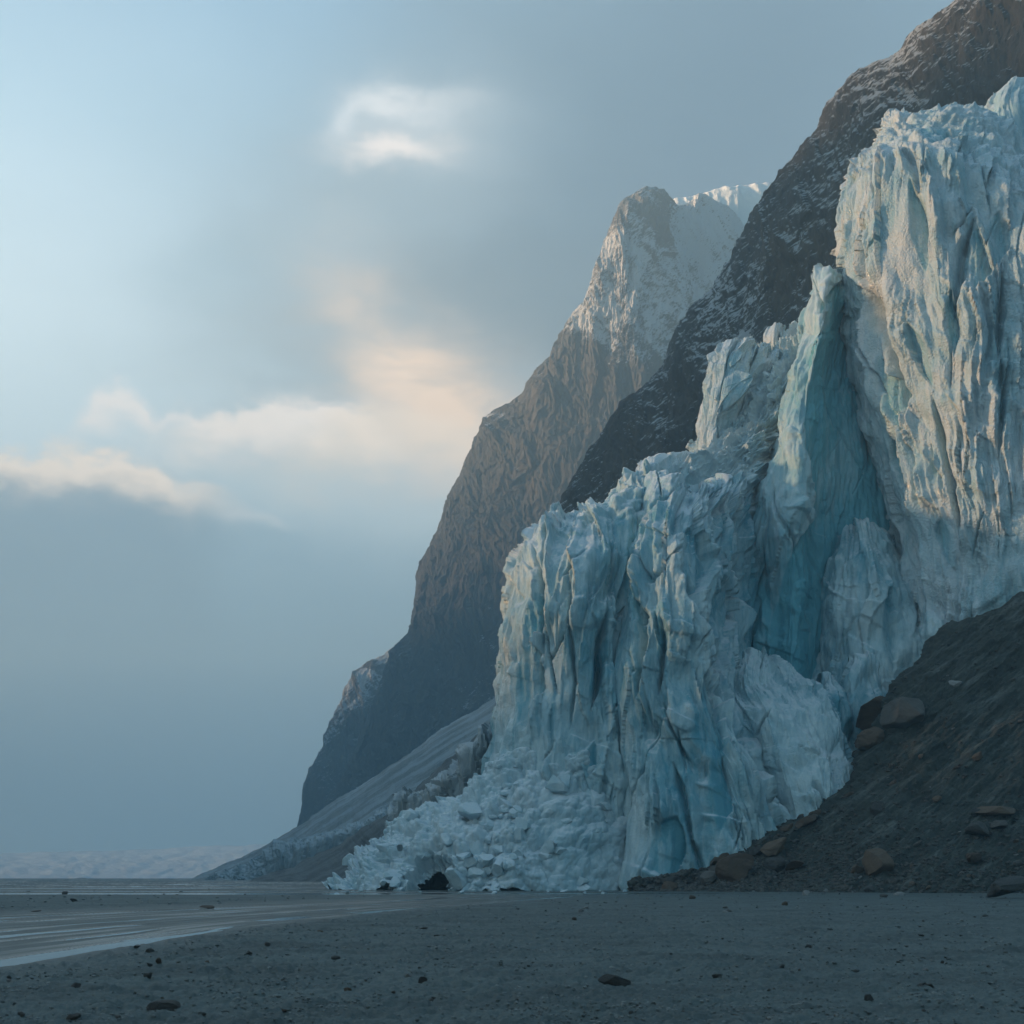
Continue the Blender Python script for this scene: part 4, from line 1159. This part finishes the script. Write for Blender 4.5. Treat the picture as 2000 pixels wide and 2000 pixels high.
# ------------------------------------------------------------------ gravel (uncountable)
def gravel(name, pts, sizes, mat, label):
    """one mesh of many tiny cut pebbles"""
    vs, fs, off = [], [], 0
    shapes = [stone_shape(ICO2 if False else ICO1, 1200 + i, 5, 0.03) for i in range(8)]
    r = np.random.RandomState(3)
    for q, s in zip(pts, sizes):
        v, f = shapes[r.randint(8)]
        a = r.uniform(0, 6.28); c, sn = math.cos(a), math.sin(a)
        v = v * np.array([s, s * r.uniform(.6, 1), s * r.uniform(.35, .75)])
        v = np.stack([v[:, 0] * c - v[:, 1] * sn, v[:, 0] * sn + v[:, 1] * c, v[:, 2]], -1) + np.asarray(q)
        vs.append(v); fs.append(f + off); off += len(v)
    me = new_mesh(name, np.concatenate(vs), np.concatenate(fs), mat, False)
    tag(link(name, me), label, None, None, 'stuff')


def pebble_material(name, a, b):
    m, nt, bs = material(name)
    pos, nz = geo(nt)
    c = mixc(nt, noise(nt, pos, 2.5, 2, 0.5).step(0.3, 0.7), a, b)
    setv(nt, bs, 'Base Color', c); setv(nt, bs, 'Roughness', 0.75)
    return m


pts, sz = [], []
r = np.random.RandomState(21)
py = HZ + 26 + (2030 - HZ - 26) * r.uniform(0, 1, 24000) ** 0.9
px = r.uniform(-60, 2060, 24000)
Y = CAMZ / ((py - HZ) * K); X = (px - 1000) * K * Y
h, wv = ground_h(X.astype(np.float32), Y.astype(np.float32))
dens = sstep(-0.3, 0.4, fbm(X / 2.2, Y / 2.2, 15, 3))
keep = (wv < 0.25) & (h > 0.015) & (r.uniform(0, 1, 24000) < 0.10 + 0.75 * dens ** 2)
for x, y, z, q in zip(X[keep], Y[keep], h[keep], py[keep]):
    s = (1.8 + 6.0 * r.uniform() ** 4 + (q - HZ) * 0.011) * K * y * 0.6
    pts.append((x, y, z + s * 0.15)); sz.append(s)
gravel('gravel', pts, sz, pebble_material('beach pebbles', (0.06, 0.075, 0.075, 1), (0.20, 0.22, 0.22, 1)), 'fine gravel sprinkled over the beach sand')
fl = MOR.P[: int(MOR.nv * 0.72)].reshape(-1, 3)
fp = MOR_py[: int(MOR.nv * 0.72)].reshape(-1)
prob = 0.15 + sstep(1500, 1745, fp.astype(np.float32)) ** 2 * 1.2
idx = r.choice(len(fl), 15000, p=prob / prob.sum())
sz = 0.06 + 0.36 * r.uniform(0, 1, len(idx)) ** 3
gravel('gravel', fl[idx], sz, pebble_material('moraine pebbles', (0.035, 0.037, 0.035, 1), (0.10, 0.098, 0.09, 1)), 'loose gravel covering the moraine slope')

# ------------------------------------------------------------------ haze
v = np.array([[-3700, -3700, -1.5], [3700, -3700, -1.5], [3700, 3700, -1.5], [-3700, 3700, -1.5]], float)
top = v.copy(); top[:, 2] = 715
me = new_mesh('haze', np.concatenate([v, top]), [(3, 2, 1, 0), (4, 5, 6, 7), (0, 1, 5, 4), (1, 2, 6, 5), (2, 3, 7, 6), (3, 0, 4, 7)], bpy.data.materials.new('haze'), False)
hm = me.materials[0]; hm.use_nodes = True
nt = hm.node_tree; nt.nodes.remove(nt.nodes['Principled BSDF'])
pv = nt.nodes.new('ShaderNodeVolumePrincipled')
pv.inputs['Color'].default_value = (0.50, 0.76, 0.90, 1); pv.inputs['Density'].default_value = 0.00057; pv.inputs['Anisotropy'].default_value = 0.25
nt.links.new(pv.outputs[0], nt.nodes['Material Output'].inputs['Volume'])
tag(link('haze', me), 'pale blue mist filling the air', None, None, 'stuff')

# ------------------------------------------------------------------ sky
world = bpy.data.worlds.new('World'); scene.world = world; world.use_nodes = True
nt = world.node_tree; bg = nt.nodes['Background']
el = math.asin(SUN.z); az_sun = math.atan2(SUN.x, SUN.y)
sky = nt.nodes.new('ShaderNodeTexSky'); sky.sky_type = 'NISHITA'; sky.sun_disc = False
sky.sun_elevation = el; sky.sun_rotation = az_sun; sky.air_density = 1.2; sky.dust_density = 1.5; sky.ozone_density = 2.0
tc = nt.nodes.new('ShaderNodeTexCoord')
dirv = tc.outputs['Generated']
sep = nt.nodes.new('ShaderNodeSeparateXYZ'); nt.links.new(dirv, sep.inputs[0])
dx, dy, dz = (S(nt, sep.outputs[i]) for i in range(3))
az = dx._m('ARCTAN2', dy); ele = dz._m('ARCSINE')
big = noise(nt, dirv, 2.2, 5, 0.55, (1, 1, 1.6)); med = noise(nt, dirv, 6.0, 5, 0.55, (1, 1, 1.7))
wz = az + (big - 0.5) * 0.16 + (med - 0.5) * 0.10
n_b = noise(nt, dirv, 3.1, 5, 0.55, (1.3, 0.7, 1.9)); n_c = noise(nt, dirv, 9.0, 6, 0.6, (1, 1, 1.9)); n_d = noise(nt, dirv, 24.0, 5, 0.6, (1, 1, 1.8))
we = ele + (n_b - 0.5) * 0.06 + (n_c - 0.5) * 0.07 + (n_d - 0.5) * 0.02
wisp = noise(nt, dirv, 13.0, 6, 0.6, (0.8, 0.8, 2.4), 0.4)


def aim(px, py):
    x, z = (px - 1000) * K, (HZ - py) * K
    return math.atan2(x, 1.0), math.atan2(z, math.hypot(1.0, x))


def blob(px, py, rx, ry, rot=0.0, sharp=1.0):
    a0, e0 = aim(px, py)
    c, s = math.cos(math.radians(rot)), math.sin(math.radians(rot))
    da, de = wz - a0, we - e0
    X = (da * c + de * s) / (rx * K); Y = (de * c - da * s) / (ry * K)
    return ((X * X + Y * Y).pow(sharp) * -1.0).exp()


def ramp(val, stops):
    n = nt.nodes.new('ShaderNodeValToRGB'); nt.links.new(val.k, n.inputs[0])
    e = n.color_ramp.elements
    while len(e) < len(stops): e.new(0.5)
    for q, (pos, c) in zip(e, stops): q.position = pos; q.color = c
    return S(nt, n.outputs[0])


grad = ramp(ele * (1 / 1.5708), [(0.0, lin(100, 136, 158)), (0.13, lin(106, 142, 164)), (0.19, lin(184, 204, 214)), (0.28, lin(196, 216, 226)), (0.36, lin(154, 188, 208)), (0.46, lin(100, 146, 180)), (1.0, lin(84, 126, 162))])
nis = nt.nodes.new('ShaderNodeVectorMath'); nis.operation = 'SCALE'; nt.links.new(sky.outputs[0], nis.inputs[0]); nis.inputs['Scale'].default_value = 0.1
c = mixc(nt, 0.75, S(nt, nis.outputs[0]), grad)
c = mixc(nt, blob(-200, 700, 600, 420) * 0.55, c, lin(196, 216, 226))
# grey cloud mass, from the peak up to the right and left
c = mixc(nt, (blob(1080, 500, 600, 280, 14) * (wisp * 0.8 + 0.75)).clamp(), c, lin(86, 99, 108))
c = mixc(nt, blob(1020, 130, 260, 260) * 0.75, c, lin(112, 136, 152))
c = mixc(nt, blob(1480, 180, 700, 420, 0) * 0.95, c, lin(80, 105, 124))
c = mixc(nt, blob(560, 480, 260, 60, 10) * (wisp * 0.6 + 0.4), c, lin(132, 156, 170))
c = mixc(nt, blob(820, 620, 300, 120, -25) * 0.5, c, lin(150, 160, 166))
# warm, sunlit cloud edges
def puff(px, py, rx, ry, rot, amt, col):
    return mixc(nt, (blob(px, py, rx, ry, rot) * (wisp.step(0.32, 0.62) * 0.75 + 0.4)).clamp() * amt, c, lin(*col))
c = puff(880, 790, 210, 95, -35, 0.9, (232, 200, 172))
c = puff(770, 700, 130, 60, -48, 0.6, (226, 200, 178))
c = mixc(nt, blob(800, 270, 170, 100, 0) * 0.45, c, lin(172, 184, 190))
c = puff(755, 300, 95, 26, 4, 0.75, (226, 214, 206))
c = puff(770, 205, 100, 24, 0, 0.7, (206, 206, 206))
c = puff(670, 235, 40, 26, 40, 0.6, (204, 206, 208))
c = puff(790, 900, 300, 60, -5, 0.5, (208, 198, 192))
c = puff(560, 860, 200, 36, 6, 0.35, (220, 208, 202))
# fog bank over the low sky
e_top = aim(200, 960)[1]
fogk = (we + (az + 0.35).abs() * 0.16 - e_top).step(0.05, -0.035)
c = mixc(nt, fogk * 0.9, c, lin(98, 136, 160))
n_e = noise(nt, dirv, 55.0, 4, 0.6, (1, 1, 1.6))
wa = az + (med - 0.5) * 0.07 + (n_c - 0.5) * 0.05
wv = ele + (n_c - 0.5) * 0.045 + (n_d - 0.5) * 0.04 + (n_e - 0.5) * 0.012


def bank(px, py, hw, droop, rimw, rim, rim_amt, depth, body, body_amt):
    """a cloud with a lit, lumpy upper edge over a grey body"""
    global c
    a0, e0 = aim(px, py)
    da = (wa - a0) * (1 / (hw * K))
    d = ((da * da) * (-droop * K) + e0 - wv) * (1 / K)
    side = da.abs().step(1.0, 0.45)
    q = d * (1 / depth)
    c = mixc(nt, d.step(-6, 45) * (q * q * -1.0).exp() * side * body_amt, c, lin(*body))
    r_ = (d - rimw * 0.5) * (1 / rimw)
    c = mixc(nt, d.step(-10, 22) * (r_ * r_ * -1.0).exp() * side * rim_amt, c, lin(*rim))


bank(560, 800, 270, 70, 40, (236, 220, 208), 0.75, 110, (152, 168, 176), 0.5)
bank(225, 765, 85, 50, 38, (230, 216, 208), 0.7, 60, (170, 184, 192), 0.3)
bank(345, 795, 60, 40, 22, (230, 216, 208), 0.6, 50, (170, 184, 192), 0.2)
bank(840, 800, 330, 60, 70, (232, 208, 184), 0.55, 120, (180, 180, 178), 0.3)
bank(150, 872, 330, 60, 42, (242, 220, 200), 0.85, 420, (84, 116, 140), 0.9)
bank(500, 985, 90, 30, 24, (206, 204, 204), 0.4, 80, (120, 148, 166), 0.3)
# the eastern half of the sky, behind and to the right, is dimmer
teal = nt.nodes.new('ShaderNodeVectorMath'); teal.operation = 'MULTIPLY'; nt.links.new(c.k, teal.inputs[0]); teal.inputs[1].default_value = (1.0, 0.985, 0.985)
c = S(nt, teal.outputs[0])
side = (dx * -0.65 + dy * 0.75).step(-0.5, 0.5)
dim = mixc(nt, side, (0.23, 0.43, 0.48, 1), (1.12, 1.12, 1.12, 1))
tint = nt.nodes.new('ShaderNodeVectorMath'); tint.operation = 'MULTIPLY'; nt.links.new(c.k, tint.inputs[0]); nt.links.new(dim.k, tint.inputs[1])
nt.links.new(tint.outputs[0], bg.inputs['Color']); bg.inputs['Strength'].default_value = 0.62

# ------------------------------------------------------------------ sun, camera, output
sl = bpy.data.lights.new('sun', 'SUN'); sl.energy = 5.0; sl.color = (1.0, 0.57, 0.29); sl.angle = math.radians(3.5)
so = bpy.data.objects.new('sun', sl); COL.objects.link(so); so.rotation_euler = SUN.to_track_quat('Z', 'Y').to_euler()

cam = bpy.data.cameras.new('camera'); cam.lens = 40.0; cam.sensor_width = 36.0; cam.clip_end = 12000; cam.clip_start = 0.1
cam.shift_y = (HZ - 1000) / 2000.0
cam.dof.use_dof = True; cam.dof.focus_distance = 110.0; cam.dof.aperture_fstop = 2.8
co = bpy.data.objects.new('camera', cam); COL.objects.link(co); co.location = (0, 0, CAMZ); co.rotation_euler = (math.pi / 2, 0, 0)
scene.camera = co

scene.render.engine = 'CYCLES'
scene.cycles.use_denoising = True
scene.cycles.max_bounces = 6; scene.cycles.diffuse_bounces = 2; scene.cycles.volume_bounces = 1
scene.cycles.use_adaptive_sampling = True
scene.view_settings.view_transform = 'Standard'; scene.view_settings.look = 'None'
scene.view_settings.exposure = 1.62; scene.view_settings.gamma = 1.0
